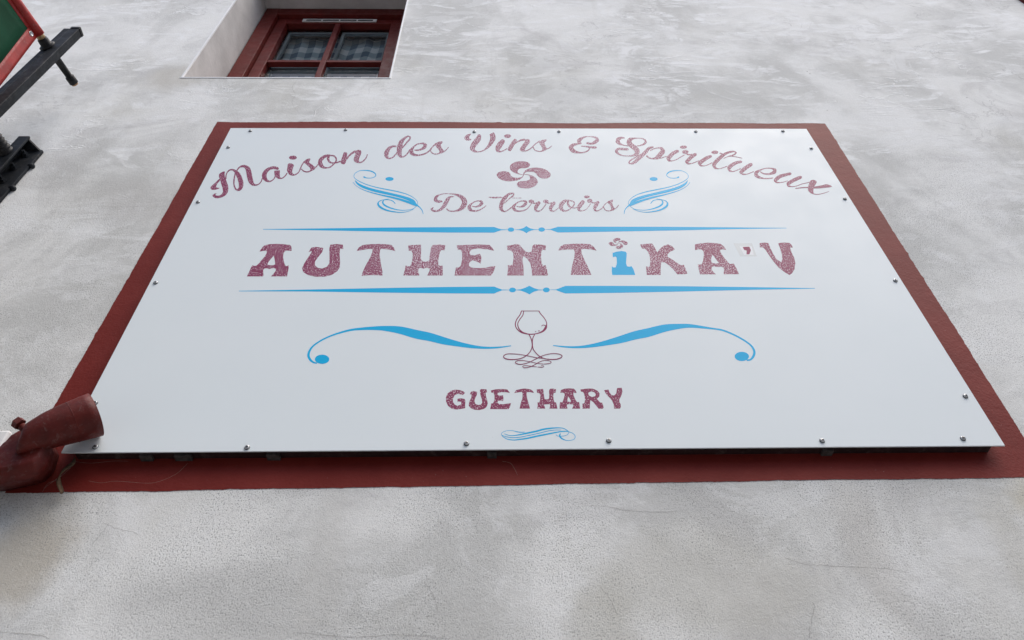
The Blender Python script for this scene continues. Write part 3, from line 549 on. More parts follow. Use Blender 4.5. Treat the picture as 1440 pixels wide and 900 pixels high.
["letter","m",[["C",[[271,9592],[263,9555],[245,9523],[218,9502],[186,9494],[156,9502],[130,9523],[114,9555],[109,9593],[117,9630],[135,9662],[162,9684],[194,9691],[225,9684],[250,9662],[266,9630]]],["S","bb",[[210,9472,218,9550],[302,9461,303,9527],[388,9485,382,9568]]],["S","rb",[[388,9583,460,9470],[318,9449,404,9344],[261,9255,359,9215],[286,9064,342,9150],[392,9027,391,9091],[490,9121,476,9156],[591,9318,572,9345],[673,9513,653,9539]]]]],
["letter","m",[["C",[[711,9592],[703,9552],[684,9518],[656,9495],[625,9487],[595,9495],[570,9518],[554,9552],[550,9592],[558,9632],[577,9666],[604,9689],[636,9697],[667,9689],[692,9666],[707,9632]]],["S","bb",[[676,9471,684,9549],[768,9464,770,9523],[853,9478,850,9561]]],["S","rb",[[846,9567,916,9452],[765,9418,847,9308],[706,9235,802,9201],[740,9066,790,9147],[833,9030,833,9087],[932,9119,921,9156],[1050,9281,1036,9315]]]]],
["letter","m",[["S","bb",[[1279,9688,1287,9626],[1185,9683,1230,9532],[1060,9525,1155,9396],[1007,9292,1133,9304],[1061,9080,1130,9195],[1185,9032,1190,9102],[1305,9112,1293,9162],[1407,9245,1388,9286],[1497,9415,1466,9439],[1498,9579,1467,9537],[1414,9652,1400,9595],[1323,9690,1316,9624],[1263,9680,1265,9601]]],["S","bb",[[1271,9607,1343,9607],[1260,9443,1332,9477],[1310,9276,1350,9351],[1427,9204,1435,9262],[1558,9239,1558,9291]]]]],
["letter","m",[["S","rb",[[1726,9645,1801,9503],[1633,9497,1725,9357],[1557,9300,1666,9230],[1565,9098,1637,9175],[1664,9047,1669,9098],[1800,9120,1792,9153],[1907,9284,1893,9309],[1996,9464,1981,9487]]],["C",[[1989,9849],[1979,9818],[1958,9792],[1928,9775],[1894,9769],[1862,9775],[1835,9792],[1818,9818],[1814,9849],[1824,9880],[1845,9906],[1875,9923],[1909,9929],[1942,9923],[1969,9906],[1985,9880]]]]],
["letter","m",[["C",[[2051,9623],[2041,9580],[2020,9544],[1991,9520],[1959,9511],[1929,9520],[1905,9544],[1891,9580],[1888,9623],[1899,9666],[1919,9703],[1948,9727],[1980,9736],[2010,9727],[2035,9702],[2049,9666]]],["S","bb",[[2004,9502,2020,9579],[2096,9475,2102,9541],[2184,9499,2182,9582]]],["S","rb",[[2179,9598,2250,9496],[2100,9443,2183,9344],[2035,9252,2127,9212],[2052,9081,2107,9158],[2145,9047,2146,9097],[2266,9148,2257,9186],[2370,9278,2358,9314]]]]],
["letter","m",[["S","bb",[[2334,9250,2317,9278],[2421,9410,2407,9442],[2558,9586,2544,9626]]],["C",[[2695,9682],[2666,9589],[2643,9507],[2649,9360],[2677,9215],[2657,9119],[2572,9080],[2548,9103],[2577,9199],[2567,9344],[2525,9458],[2509,9556],[2602,9655]]],["S","bb",[[2575,9122,2573,9071],[2469,9093,2461,9049],[2393,9151,2373,9119],[2368,9306,2343,9286]]],["S","bb",[[2657,9138,2648,9176],[2749,9233,2738,9261],[2829,9382,2817,9402]]]]],
["curled_cross_emblem","m",[["C",[[13,11161],[1,11089],[-39,10981],[-127,10857],[-259,10786],[-428,10751],[-576,10768],[-724,10857],[-817,11000],[-850,11143],[-815,11270],[-720,11343],[-607,11361],[-493,11325],[-429,11234],[-399,11089],[-330,10999],[-218,10964],[-105,10982],[-37,11053],[-2,11161]]],["C",[[12,11136],[-82,11151],[-194,11198],[-323,11307],[-406,11453],[-426,11620],[-381,11788],[-273,11920],[-117,11988],[57,11977],[171,11920],[228,11807],[210,11657],[140,11583],[44,11553],[-52,11546],[-129,11509],[-169,11417],[-182,11307],[-127,11216],[-43,11172],[22,11161]]],["C",[[3,11161],[6,11252],[58,11398],[176,11516],[350,11583],[503,11575],[653,11516],[780,11398],[856,11234],[853,11071],[794,10963],[679,10910],[550,10946],[452,11071],[402,11216],[339,11307],[226,11332],[113,11325],[43,11234],[20,11161]]],["C",[[13,11172],[107,11172],[219,11125],[328,11035],[407,10892],[437,10715],[393,10557],[285,10418],[135,10339],[-12,10339],[-139,10384],[-211,10488],[-217,10610],[-168,10715],[-55,10758],[76,10779],[171,10839],[197,10946],[188,11053],[135,11136],[13,11151]]]]],
["small_curled_cross_emblem","m",[["C",[[2573,7424],[2567,7401],[2551,7366],[2520,7327],[2476,7304],[2421,7293],[2375,7299],[2330,7327],[2306,7373],[2300,7419],[2316,7459],[2348,7482],[2384,7487],[2419,7476],[2436,7447],[2441,7401],[2460,7372],[2494,7361],[2530,7367],[2554,7389],[2568,7424]]],["C",[[2572,7416],[2543,7420],[2509,7435],[2471,7470],[2450,7516],[2449,7568],[2468,7620],[2506,7660],[2556,7681],[2609,7677],[2643,7660],[2658,7625],[2648,7579],[2625,7556],[2594,7546],[2564,7544],[2538,7533],[2523,7504],[2516,7470],[2530,7441],[2555,7427],[2576,7424]]],["C",[[2570,7424],[2573,7452],[2594,7498],[2634,7535],[2690,7555],[2738,7553],[2783,7534],[2820,7497],[2840,7446],[2835,7394],[2814,7360],[2776,7343],[2736,7354],[2709,7394],[2697,7440],[2679,7469],[2645,7477],[2609,7475],[2585,7446],[2575,7424]]],["C",[[2573,7427],[2603,7427],[2637,7412],[2669,7383],[2690,7338],[2695,7281],[2676,7230],[2638,7185],[2588,7159],[2541,7159],[2502,7174],[2482,7208],[2484,7247],[2503,7281],[2540,7295],[2582,7302],[2614,7321],[2625,7355],[2625,7389],[2610,7415],[2572,7420]]]]],
["letter","m",[["O",[[-7435,7061],[-7409,7224],[-7373,7341],[-7306,7384],[-7216,7417],[-7038,7428],[-6813,7415],[-6752,7387],[-6668,7382],[-6616,7327],[-6579,7221],[-6557,7092],[-6642,7104],[-6722,7093],[-6752,7035],[-6754,6943],[-6729,6782],[-6678,6624],[-6631,6489],[-6589,6411],[-6553,6400],[-6510,6433],[-6487,6311],[-6475,6136],[-6458,5946],[-6887,5947],[-6840,6072],[-6808,6203],[-6827,6279],[-6877,6313],[-6941,6302],[-7000,6265],[-7062,6302],[-7128,6303],[-7152,6226],[-7121,6095],[-7094,6009],[-7092,5948],[-7526,5950],[-7513,6119],[-7501,6359],[-7485,6437],[-7433,6414],[-7380,6414],[-7335,6514],[-7289,6671],[-7242,6830],[-7224,6967],[-7227,7048],[-7273,7102],[-7340,7095]],[[[-7006,6875],[-6962,6760],[-6916,6602],[-6882,6479],[-6918,6446],[-6982,6435],[-7052,6446],[-7097,6480],[-7085,6603],[-7046,6738]]]]]],
["letter","m",[["O",[[-6078,7038],[-6038,7241],[-5924,7282],[-5698,7230],[-5703,7036],[-5771,6811],[-5827,6613],[-5807,6442],[-5705,6320],[-5582,6286],[-5464,6368],[-5428,6513],[-5461,6784],[-5532,7188],[-5532,7384],[-5369,7415],[-5183,7383],[-5138,7177],[-5229,7177],[-5209,6934],[-5151,6635],[-5117,6342],[-5157,6174],[-5277,6009],[-5466,5925],[-5697,5926],[-5912,6002],[-6065,6131],[-6124,6298],[-6105,6516],[-6049,6787],[-5998,7012],[-5995,7078]],[]]]],
["letter","m",[["O",[[-4758,7086],[-4717,7250],[-4620,7368],[-4416,7403],[-4194,7414],[-3997,7402],[-3820,7365],[-3746,7247],[-3685,7071],[-3789,7118],[-3945,7160],[-4086,7184],[-4114,7119],[-4101,6910],[-4063,6704],[-4002,6389],[-3941,6125],[-3931,5962],[-4039,5984],[-4213,5991],[-4384,5979],[-4487,5958],[-4471,6149],[-4425,6435],[-4354,6751],[-4317,7026],[-4327,7178],[-4445,7178],[-4591,7132]],[]]]],
["letter","m",[["O",[[-3351,7339],[-3194,7366],[-2998,7376],[-2973,7149],[-2964,6884],[-2939,6650],[-2825,6572],[-2721,6633],[-2720,6883],[-2707,7202],[-2668,7353],[-2495,7385],[-2314,7352],[-2316,7104],[-2418,7121],[-2456,6935],[-2471,6622],[-2462,6442],[-2413,6391],[-2346,6406],[-2328,6214],[-2316,5966],[-2732,5967],[-2683,6166],[-2684,6276],[-2778,6307],[-2852,6267],[-2925,6307],[-2990,6267],[-2987,6142],[-2939,5968],[-3369,5970],[-3354,6219],[-3348,6410],[-3275,6380],[-3228,6369],[-3193,6522],[-3182,6780],[-3204,6991],[-3244,7097],[-3315,7087]],[]]]],
["letter","m",[["O",[[-1992,7335],[-1760,7361],[-1409,7382],[-1073,7359],[-993,7223],[-936,7078],[-1120,7143],[-1406,7187],[-1564,7145],[-1625,7011],[-1590,6879],[-1480,6868],[-1334,6942],[-1291,6773],[-1304,6489],[-1429,6592],[-1539,6644],[-1615,6541],[-1627,6388],[-1548,6312],[-1394,6286],[-1178,6300],[-1024,6360],[-907,6375],[-948,6158],[-1018,5960],[-2003,5964],[-1979,6314],[-1902,6313],[-1852,6389],[-1820,6671],[-1829,6986],[-1864,7119],[-1960,7146]],[]]]],
["letter","m",[["O",[[-578,7314],[-418,7357],[-321,7400],[-226,7367],[-136,7166],[-30,7006],[98,7021],[140,7300],[191,7376],[351,7376],[519,7326],[497,7095],[419,7127],[374,7031],[355,6767],[358,6508],[399,6380],[463,6415],[489,6202],[506,5953],[73,5955],[76,6204],[47,6509],[-39,6716],[-130,6821],[-165,6691],[-144,6357],[-147,5956],[-592,5958],[-570,6207],[-566,6419],[-499,6399],[-435,6460],[-405,6718],[-410,6981],[-471,7087],[-565,7114]],[]]]],
["letter","m",[["O",[[851,7087],[924,7274],[1027,7368],[1267,7406],[1492,7414],[1769,7385],[1856,7271],[1925,7074],[1773,7131],[1582,7164],[1501,7132],[1494,6946],[1539,6672],[1615,6314],[1677,5973],[1118,5976],[1171,6316],[1264,6718],[1305,6993],[1296,7132],[1108,7133]],[]]]],
["letter","b",[["O",[[2359,6966],[2482,7026],[2624,7058],[2731,7025],[2753,6941],[2713,6713],[2676,6487],[2686,6354],[2750,6331],[2809,6362],[2844,6221],[2858,5968],[2236,5971],[2242,6136],[2271,6347],[2309,6302],[2370,6311],[2423,6488],[2447,6736],[2427,6796],[2342,6769]],[]]]],
["letter","m",[["O",[[3185,7361],[3367,7399],[3537,7408],[3578,7218],[3616,6985],[3724,7171],[3858,7312],[3980,7368],[4078,7287],[4134,7122],[3975,7006],[3886,6891],[3867,6777],[3971,6662],[4080,6504],[4169,6392],[4254,6414],[4272,6215],[4276,6018],[4205,5997],[4002,5989],[3940,6172],[3843,6393],[3743,6528],[3648,6528],[3591,6262],[3544,5965],[3170,5967],[3182,6175],[3209,6360],[3261,6307],[3308,6351],[3355,6574],[3376,6801],[3355,7032],[3303,7149],[3209,7172]],[]]]],
["letter","m",[["O",[[4736,7361],[4910,7412],[5120,7446],[5344,7423],[5486,7380],[5547,7252],[5575,7095],[5481,7125],[5401,7104],[5386,6978],[5427,6771],[5481,6566],[5527,6444],[5642,6464],[5664,6244],[5677,5988],[5254,5990],[5306,6166],[5320,6285],[5255,6325],[5153,6306],[5064,6346],[5007,6306],[4970,6187],[5006,6069],[5048,5983],[4614,5985],[4622,6209],[4644,6448],[4687,6416],[4753,6440],[4824,6609],[4894,6855],[4920,7022],[4878,7127],[4791,7127],[4695,7085]],[[[5139,6875],[5187,6689],[5237,6486],[5151,6466],[5070,6487],[5034,6527],[5068,6690]]]]]],
["sticker_patch","g",[["O",[[5848,7409],[6384,7420],[6364,6788],[5904,6789]],[]]]],
["sticker_backing","w",[["O",[[5993,7271],[6334,7270],[6294,6858],[6025,6859]],[]]]],
["apostrophe","p",[["O",[[6073,7237],[6266,7249],[6269,7080],[6176,6884],[6096,6884],[6144,7059],[6077,7093]],[]]]],
["letter","m",[["O",[[6600,7419],[6773,7449],[6854,7419],[6843,7184],[6852,6889],[6884,6642],[6974,6519],[7044,6682],[7089,6889],[7120,7183],[7127,7418],[7308,7447],[7456,7430],[7491,7331],[7492,7203],[7411,7203],[7388,6971],[7391,6722],[7352,6477],[7246,6198],[7127,6021],[7039,5943],[6944,6061],[6834,6279],[6763,6561],[6716,6848],[6682,7099],[6646,7205],[6556,7218]],[]]]],
["letter","m",[["O",[[-1609,1648],[-1657,1579],[-1717,1605],[-1780,1617],[-1841,1574],[-1876,1479],[-1873,1373],[-1831,1289],[-1776,1257],[-1707,1278],[-1685,1309],[-1690,1372],[-1738,1383],[-1772,1362],[-1775,1467],[-1698,1482],[-1612,1460],[-1594,1392],[-1599,1266],[-1593,1179],[-1688,1159],[-1787,1139],[-1888,1165],[-1976,1249],[-2027,1375],[-2038,1501],[-2007,1629],[-1933,1719],[-1832,1753],[-1729,1735],[-1641,1691]],[]]]],
["letter","m",[["O",[[-1498,1604],[-1476,1679],[-1421,1700],[-1335,1678],[-1341,1581],[-1378,1475],[-1393,1390],[-1368,1306],[-1306,1274],[-1244,1284],[-1217,1347],[-1230,1452],[-1260,1580],[-1273,1731],[-1249,1764],[-1123,1756],[-1110,1661],[-1141,1654],[-1138,1558],[-1109,1430],[-1093,1325],[-1108,1231],[-1166,1159],[-1273,1122],[-1381,1130],[-1474,1182],[-1518,1255],[-1509,1370],[-1465,1497],[-1459,1593]],[]]]],
["letter","m",[["O",[[-1025,1718],[-918,1754],[-776,1762],[-650,1748],[-589,1635],[-683,1662],[-793,1662],[-864,1641],[-879,1599],[-841,1555],[-747,1565],[-740,1469],[-749,1385],[-795,1406],[-857,1396],[-881,1344],[-842,1302],[-750,1290],[-656,1310],[-571,1324],[-596,1216],[-631,1144],[-1040,1147],[-1025,1240],[-1020,1314],[-974,1324],[-943,1429],[-942,1556],[-958,1642],[-1016,1653]],[]]]],
["letter","m",[["O",[[-495,1634],[-446,1725],[-350,1756],[-255,1777],[-129,1748],[-75,1711],[-44,1630],[-132,1661],[-203,1658],[-216,1604],[-209,1486],[-183,1338],[-151,1154],[-385,1156],[-354,1318],[-311,1487],[-304,1615],[-321,1669],[-416,1649]],[]]]],
["letter","m",[["O",[[19,1742],[101,1753],[168,1759],[176,1676],[178,1547],[188,1440],[242,1429],[287,1450],[300,1567],[300,1697],[326,1762],[402,1765],[464,1743],[450,1635],[402,1627],[389,1545],[390,1417],[408,1337],[437,1343],[450,1249],[459,1149],[277,1150],[301,1229],[297,1281],[235,1282],[172,1276],[177,1209],[189,1151],[9,1153],[24,1252],[23,1340],[67,1340],[87,1441],[93,1569],[79,1623],[25,1634]],[]]]],
["letter","m",[["O",[[552,1630],[573,1716],[655,1759],[767,1773],[877,1757],[911,1692],[926,1622],[851,1632],[848,1552],[875,1435],[914,1339],[957,1345],[968,1244],[965,1144],[783,1146],[820,1225],[816,1277],[762,1277],[731,1284],[683,1268],[672,1216],[693,1147],[508,1148],[516,1269],[530,1349],[579,1336],[617,1437],[650,1564],[645,1618],[600,1640]],[[[725,1521],[759,1446],[780,1361],[736,1351],[698,1362],[703,1436]]]]]],
["letter","m",[["O",[[1020,1734],[1130,1755],[1226,1763],[1320,1754],[1408,1688],[1450,1601],[1429,1504],[1368,1441],[1394,1388],[1434,1324],[1477,1320],[1488,1240],[1492,1161],[1461,1136],[1377,1141],[1338,1220],[1280,1336],[1223,1400],[1206,1347],[1193,1242],[1181,1143],[1017,1144],[1030,1296],[1074,1302],[1094,1390],[1099,1497],[1093,1604],[1066,1658],[1027,1665]],[[[1198,1635],[1265,1672],[1325,1645],[1358,1580],[1337,1520],[1264,1495],[1205,1538],[1186,1592]]]]]],
["letter","m",[["O",[[1561,1708],[1666,1725],[1672,1642],[1710,1556],[1771,1538],[1825,1598],[1865,1771],[1974,1781],[1975,1661],[1935,1532],[1874,1416],[1865,1342],[1887,1268],[1883,1195],[1855,1137],[1721,1138],[1730,1259],[1706,1385],[1641,1503],[1589,1600]],[]]]],
["tapered_rule","b",[["O",[[-7571,8154],[-6092,8179],[-4138,8220],[-2272,8237],[-935,8241],[-832,8176],[-730,8125],[-545,8111],[-545,8093],[-730,8075],[-833,8019],[-935,7955],[-2261,7962],[-4117,8020],[-6077,8090],[-7566,8129]],[]]]],
["rule_bead","b",[["C",[[-356,8107],[-364,8066],[-385,8031],[-416,8008],[-452,8000],[-488,8008],[-519,8031],[-538,8066],[-545,8107],[-537,8148],[-516,8183],[-485,8206],[-449,8215],[-412,8206],[-382,8183],[-362,8148]]]]],
["rule_diamond","b",[["O",[[-350,8110],[-216,8124],[-112,8174],[-48,8232],[-1,8289],[43,8231],[115,8166],[216,8123],[339,8112],[338,8094],[214,8087],[110,8045],[38,7988],[-7,7924],[-56,7981],[-116,8038],[-217,8081],[-350,8096]],[]]]],
["rule_bead","b",[["C",[[530,8108],[521,8067],[499,8032],[467,8009],[430,8001],[395,8009],[365,8032],[346,8067],[341,8108],[350,8149],[372,8184],[404,8208],[440,8216],[476,8208],[506,8184],[525,8149]]]]],
["tapered_rule","b",[["O",[[524,8119],[690,8129],[796,8186],[914,8251],[2270,8248],[4138,8239],[6006,8205],[7584,8172],[7578,8151],[5985,8115],[4105,8045],[2242,7989],[895,7957],[787,8028],[688,8093],[524,8104]],[]]]],
["tapered_rule","b",[["O",[[-7588,5344],[-5864,5385],[-3832,5443],[-2157,5479],[-940,5488],[-847,5428],[-735,5362],[-549,5353],[-549,5335],[-735,5327],[-848,5263],[-941,5196],[-2145,5211],[-3812,5249],[-5850,5309],[-7583,5323]],[]]]],
["rule_bead","b",[["C",[[-371,5343],[-379,5306],[-399,5274],[-429,5253],[-463,5246],[-497,5254],[-525,5275],[-544,5306],[-551,5344],[-543,5381],[-523,5413],[-494,5434],[-459,5441],[-425,5434],[-396,5412],[-377,5380]]]]],
["rule_diamond","b",[["O",[[-371,5352],[-249,5372],[-135,5431],[-58,5484],[-14,5520],[35,5478],[108,5418],[218,5364],[339,5351],[338,5333],[216,5322],[102,5270],[25,5205],[-21,5156],[-68,5200],[-141,5253],[-251,5316],[-372,5331]],[]]]],
["rule_bead","b",[["C",[[518,5341],[509,5303],[488,5270],[458,5249],[423,5242],[389,5249],[361,5271],[343,5304],[339,5342],[347,5381],[368,5413],[399,5435],[433,5443],[468,5435],[496,5413],[513,5380]]]]],
["tapered_rule","b",[["O",[[517,5353],[686,5361],[802,5426],[939,5509],[2164,5503],[4051,5479],[5936,5431],[7555,5381],[7549,5360],[5908,5320],[4011,5256],[2131,5206],[917,5192],[791,5260],[684,5332],[516,5341]],[]]]],
["wave_flourish","b",[["S","bb",[[-5114,2652,-5114,2614],[-5198,2690,-5208,2637],[-5276,2778,-5313,2731],[-5332,2899,-5390,2894],[-5336,3043,-5387,3077],[-5283,3214,-5317,3258],[-5132,3400,-5158,3448],[-4917,3568,-4939,3620],[-4648,3699,-4670,3766],[-4442,3768,-4460,3846],[-4228,3791,-4245,3887],[-3939,3793,-3955,3925],[-3665,3764,-3675,3944],[-3288,3656,-3279,3924],[-2871,3478,-2846,3789],[-2538,3386,-2508,3681],[-2205,3270,-2173,3526],[-1869,3194,-1849,3381],[-1537,3131,-1526,3260],[-1207,3099,-1205,3182],[-881,3114,-884,3173],[-536,3186,-538,3215]]],["C",[[-4847,2765],[-4851,2705],[-4880,2655],[-4930,2622],[-4993,2610],[-5059,2623],[-5120,2657],[-5165,2708],[-5188,2768],[-5185,2828],[-5157,2879],[-5107,2913],[-5043,2925],[-4976,2912],[-4915,2877],[-4870,2826]]]]],
["wave_flourish","b",[["S","bb",[[5067,2635,5073,2683],[5164,2651,5157,2705],[5266,2747,5229,2791],[5345,2899,5287,2906],[5358,3065,5304,3030],[5297,3239,5260,3194],[5128,3457,5095,3405],[4920,3644,4891,3588],[4722,3768,4699,3708],[4467,3834,4448,3769],[3998,3960,3967,3827],[3711,3977,3688,3795],[3305,3953,3296,3683],[2855,3813,2859,3500],[2504,3702,2514,3405],[2153,3543,2168,3285],[1815,3395,1822,3207],[1480,3271,1482,3142],[1151,3190,1148,3107],[827,3179,821,3120],[484,3219,480,3190]]],["C",[[5157,2790],[5129,2730],[5079,2679],[5015,2645],[4947,2633],[4885,2646],[4838,2680],[4813,2732],[4814,2793],[4841,2854],[4891,2906],[4955,2940],[5024,2952],[5087,2939],[5134,2904],[5159,2852]]]]],
["wine_glass_drawing","p",[["S","bb",[[-259,4499,-237,4484],[-307,4342,-286,4324],[-388,4175,-367,4159],[-429,3986,-403,3986],[-396,3813,-374,3834],[-299,3677,-284,3712],[-179,3618,-173,3655],[-27,3594,-26,3632],[127,3626,122,3662],[267,3696,246,3750],[356,3819,307,3865],[377,3963,351,3967],[372,4086,351,4074],[313,4256,295,4236],[243,4391,224,4370],[206,4500,182,4478]]],["S","bb",[[-204,4495,-182,4487],[-229,4340,-210,4325],[-310,4175,-292,4158],[-366,4004,-344,4001],[-343,3814,-320,3833],[-257,3677,-241,3712],[-137,3618,-129,3648]]],["S","bb",[[-260,4481,-259,4508],[205,4480,206,4504]]],["S","bb",[[238,3899,229,3916],[269,3938,266,3960],[311,3925,319,3953],[344,3884,360,3916]]],["C",[[182,3733],[180,3726],[176,3720],[169,3715],[162,3714],[154,3716],[148,3720],[144,3726],[143,3733],[145,3741],[150,3747],[156,3751],[163,3752],[171,3751],[177,3747],[181,3740]]],["C",[[93,3708],[91,3702],[88,3697],[84,3693],[79,3692],[74,3693],[70,3697],[68,3702],[67,3708],[68,3714],[71,3720],[76,3723],[81,3724],[85,3723],[89,3719],[92,3714]]],["S","bb",[[-100,3601,-82,3614],[-54,3450,-33,3461],[-34,3268,-11,3269],[-56,3090,-37,3079],[-132,2928,-119,2909],[-268,2797,-261,2773],[-433,2741,-431,2712],[-595,2744,-598,2712],[-693,2787,-706,2759],[-710,2836,-729,2848],[-654,2896,-658,2919],[-532,2906,-531,2930],[-346,2888,-344,2909],[-161,2839,-158,2860],[65,2772,68,2793],[250,2742,252,2760]]],["S","bb",[[39,3603,56,3591],[-11,3459,9,3451],[-30,3268,-7,3269],[-15,3078,5,3090],[65,2907,79,2926],[186,2769,195,2793],[331,2714,335,2740],[498,2704,498,2736],[628,2749,621,2778],[685,2835,664,2829],[616,2910,610,2887],[468,2931,468,2910],[298,2896,301,2875],[148,2823,153,2801],[19,2734,26,2713],[-107,2645,-102,2626],[-231,2589,-228,2567],[-352,2574,-355,2548],[-437,2617,-452,2601],[-409,2662,-415,2684],[-309,2680,-308,2701],[-146,2651,-144,2668],[37,2591,39,2608],[200,2560,202,2578],[346,2569,345,2590],[411,2623,396,2623],[352,2685,349,2668],[227,2692,228,2675],[98,2629,103,2610],[-30,2527,-24,2509],[-153,2465,-151,2445],[-253,2457,-256,2437],[-268,2484,-279,2497],[-211,2511,-211,2528],[-90,2487,-88,2504],[52,2465,54,2482]]],["S","bb",[[73,2459,74,2477],[196,2450,195,2467],[227,2502,217,2490],[159,2524,156,2510]]]]],
["ribbon_flourish","b",[["S","bb",[[-291,482,-291,465],[-373,481,-375,458],[-461,498,-465,475],[-564,524,-566,509],[-668,524,-667,511],[-760,487,-755,475],[-800,423,-789,423],[-764,341,-755,355],[-674,271,-669,292],[-545,243,-544,268],[-404,255,-406,287],[-262,275,-267,314],[-56,329,-61,371],[137,377,133,419],[331,428,328,464],[499,466,498,496],[626,473,629,498],[675,457,680,472],[747,419,755,432],[783,349,797,352],[761,274,768,262],[673,240,673,226],[586,246,582,228],[508,302,489,272],[476,367,441,356],[488,424,471,432]]],["S","bb",[[-735,424,-731,438],[-646,380,-643,397],[-542,369,-543,390],[-400,387,-403,419],[-257,419,-262,461],[-50,469,-56,514],[119,526,114,572],[273,556,272,596],[415,573,416,603],[528,568,533,589],[613,519,622,535],[653,465,664,471],[644,423,652,413],[592,378,595,366],[516,360,516,346],[415,364,412,351],[382,402,374,390]]],["S","bb",[[-786,384,-783,396],[-697,340,-694,356],[-569,313,-568,331],[-403,323,-404,341],[-184,375,-186,394],[23,431,21,450],[205,488,203,506],[360,517,360,532],[501,517,502,529]]]]],
["scroll_flourish","b",[["S","rb",[[-5029,10960,-5023,11047],[-4955,10933,-4957,10982],[-4821,10924,-4827,10963],[-4712,10976,-4725,11010],[-4658,11108,-4685,11114],[-4720,11283,-4738,11228],[-4853,11399,-4855,11329],[-5032,11441,-5026,11383],[-5219,11407,-5210,11372],[-5343,11249,-5328,11225],[-5363,11056,-5347,11058],[-5287,10884,-5278,10910],[-5114,10702,-5109,10740],[-4871,10525,-4869,10568],[-4560,10367,-4559,10414],[-4181,10225,-4180,10282],[-3861,10106,-3859,10162],[-3578,9963,-3573,10001],[-3386,9785,-3377,9812],[-3265,9594,-3254,9607],[-3245,9426,-3231,9417],[-3311,9272,-3300,9249],[-3407,9178,-3402,9150],[-3631,9133,-3628,9101],[-3862,9190,-3863,9140],[-4080,9313,-4089,9242],[-4227,9456,-4254,9389],[-4268,9564,-4315,9574],[-4245,9667,-4254,9701],[-4106,9666,-4107,9702],[-3998,9597,-3988,9638],[-3915,9458,-3901,9484]]],["S","bb",[[-5291,10798,-5280,10819],[-5206,10594,-5180,10673],[-5033,10394,-5016,10525],[-4790,10233,-4783,10377],[-4500,10093,-4497,10245],[-4160,9961,-4157,10105],[-3843,9828,-3835,9970],[-3567,9672,-3547,9827],[-3408,9526,-3361,9675],[-3300,9378,-3264,9465],[-3195,9287,-3176,9330],[-3095,9121,-3075,9143],[-3038,8907,-3026,8914]]],["S","bb",[[-5344,10695,-5336,10712],[-5215,10484,-5209,10505],[-5005,10273,-5001,10304],[-4730,10095,-4728,10141],[-4405,9934,-4404,9999],[-4106,9804,-4103,9895],[-3809,9662,-3802,9770],[-3549,9507,-3536,9630],[-3363,9387,-3346,9488],[-3266,9328,-3254,9385]]],["S","bb",[[-3338,9189,-3333,9171],[-3504,9066,-3499,9041],[-3709,9025,-3706,8987],[-3957,9082,-3957,9026],[-4173,9188,-4182,9111],[-4338,9352,-4367,9268],[-4397,9477,-4449,9466],[-4391,9583,-4412,9621],[-4300,9671,-4306,9697],[-4128,9733,-4132,9753]]]]],
["flourish_dot","b",[["C",[[-4089,10893],[-4095,10849],[-4119,10811],[-4159,10785],[-4208,10777],[-4258,10786],[-4303,10811],[-4334,10849],[-4349,10893],[-4344,10938],[-4319,10976],[-4279,11002],[-4230,11011],[-4180,11002],[-4135,10976],[-4103,10938]]]]],
["scroll_flourish","b",[["S","rb",[[4924,10954,4918,11041],[4850,10927,4852,10976],[4716,10918,4722,10957],[4607,10970,4620,11004],[4553,11102,4580,11108],[4615,11277,4633,11222],[4748,11393,4750,11323],[4927,11435,4921,11377],[5114,11401,5105,11366],[5238,11243,5223,11219],[5258,11050,5242,11052],[5182,10878,5173,10904],[5009,10696,5004,10734],[4766,10519,4764,10562],[4455,10361,4454,10408],[4076,10219,4075,10276],[3756,10100,3754,10156],[3473,9957,3468,9995],[3281,9779,3272,9806],[3160,9588,3149,9601],[3140,9420,3126,9411],[3206,9266,3195,9243],[3302,9172,3297,9144],[3526,9127,3523,9095],[3757,9184,3758,9134],[3975,9307,3984,9236],[4122,9450,4149,9383],[4163,9558,4210,9568],[4140,9661,4149,9695],[4001,9660,4002,9696],[3893,9591,3883,9632],[3810,9452,3796,9478]]],["S","bb",[[5186,10792,5175,10813],[5101,10588,5075,10667],[4928,10388,4911,10519],[4685,10227,4678,10371],[4395,10087,4392,10239],[4055,9955,4052,10099],[3738,9822,3730,9964],[3462,9666,3442,9821],[3303,9520,3256,9669],[3195,9372,3159,9459],[3090,9281,3071,9324],[2990,9115,2970,9137],[2933,8901,2921,8908]]],["S","bb",[[5239,10689,5231,10706],[5110,10478,5104,10499],[4900,10267,4896,10298],[4625,10089,4623,10135],[4300,9928,4299,9993],[4001,9798,3998,9889],[3704,9656,3697,9764],[3444,9501,3431,9624],[3258,9381,3241,9482],[3161,9322,3149,9379]]],["S","bb",[[3233,9183,3228,9165],[3399,9060,3394,9035],[3604,9019,3601,8981],[3852,9076,3852,9020],[4068,9182,4077,9105],[4233,9346,4262,9262],[4292,9471,4344,9460],[4286,9577,4307,9615],[4195,9665,4201,9691],[4023,9727,4027,9747]]]]],
["flourish_dot","b",[["C",[[3984,10887],[3990,10843],[4014,10805],[4054,10779],[4103,10771],[4153,10780],[4198,10805],[4229,10843],[4244,10887],[4239,10932],[4214,10970],[4174,10996],[4125,11005],[4075,10996],[4030,10970],[3998,10932]]]]]
]
SCREWS = [[-9276,14010],[-9743,12878],[-9815,9561],[-9842,5681],[-9814,1400],[-9343,140],[-6161,100],[-1541,162],[1500,212],[6094,169],[9172,199],[9794,1443],[9823,5679],[9822,9712],[9745,12835],[9118,14045],[6064,14007],[1310,13996],[-1609,13978],[-6038,14095]]

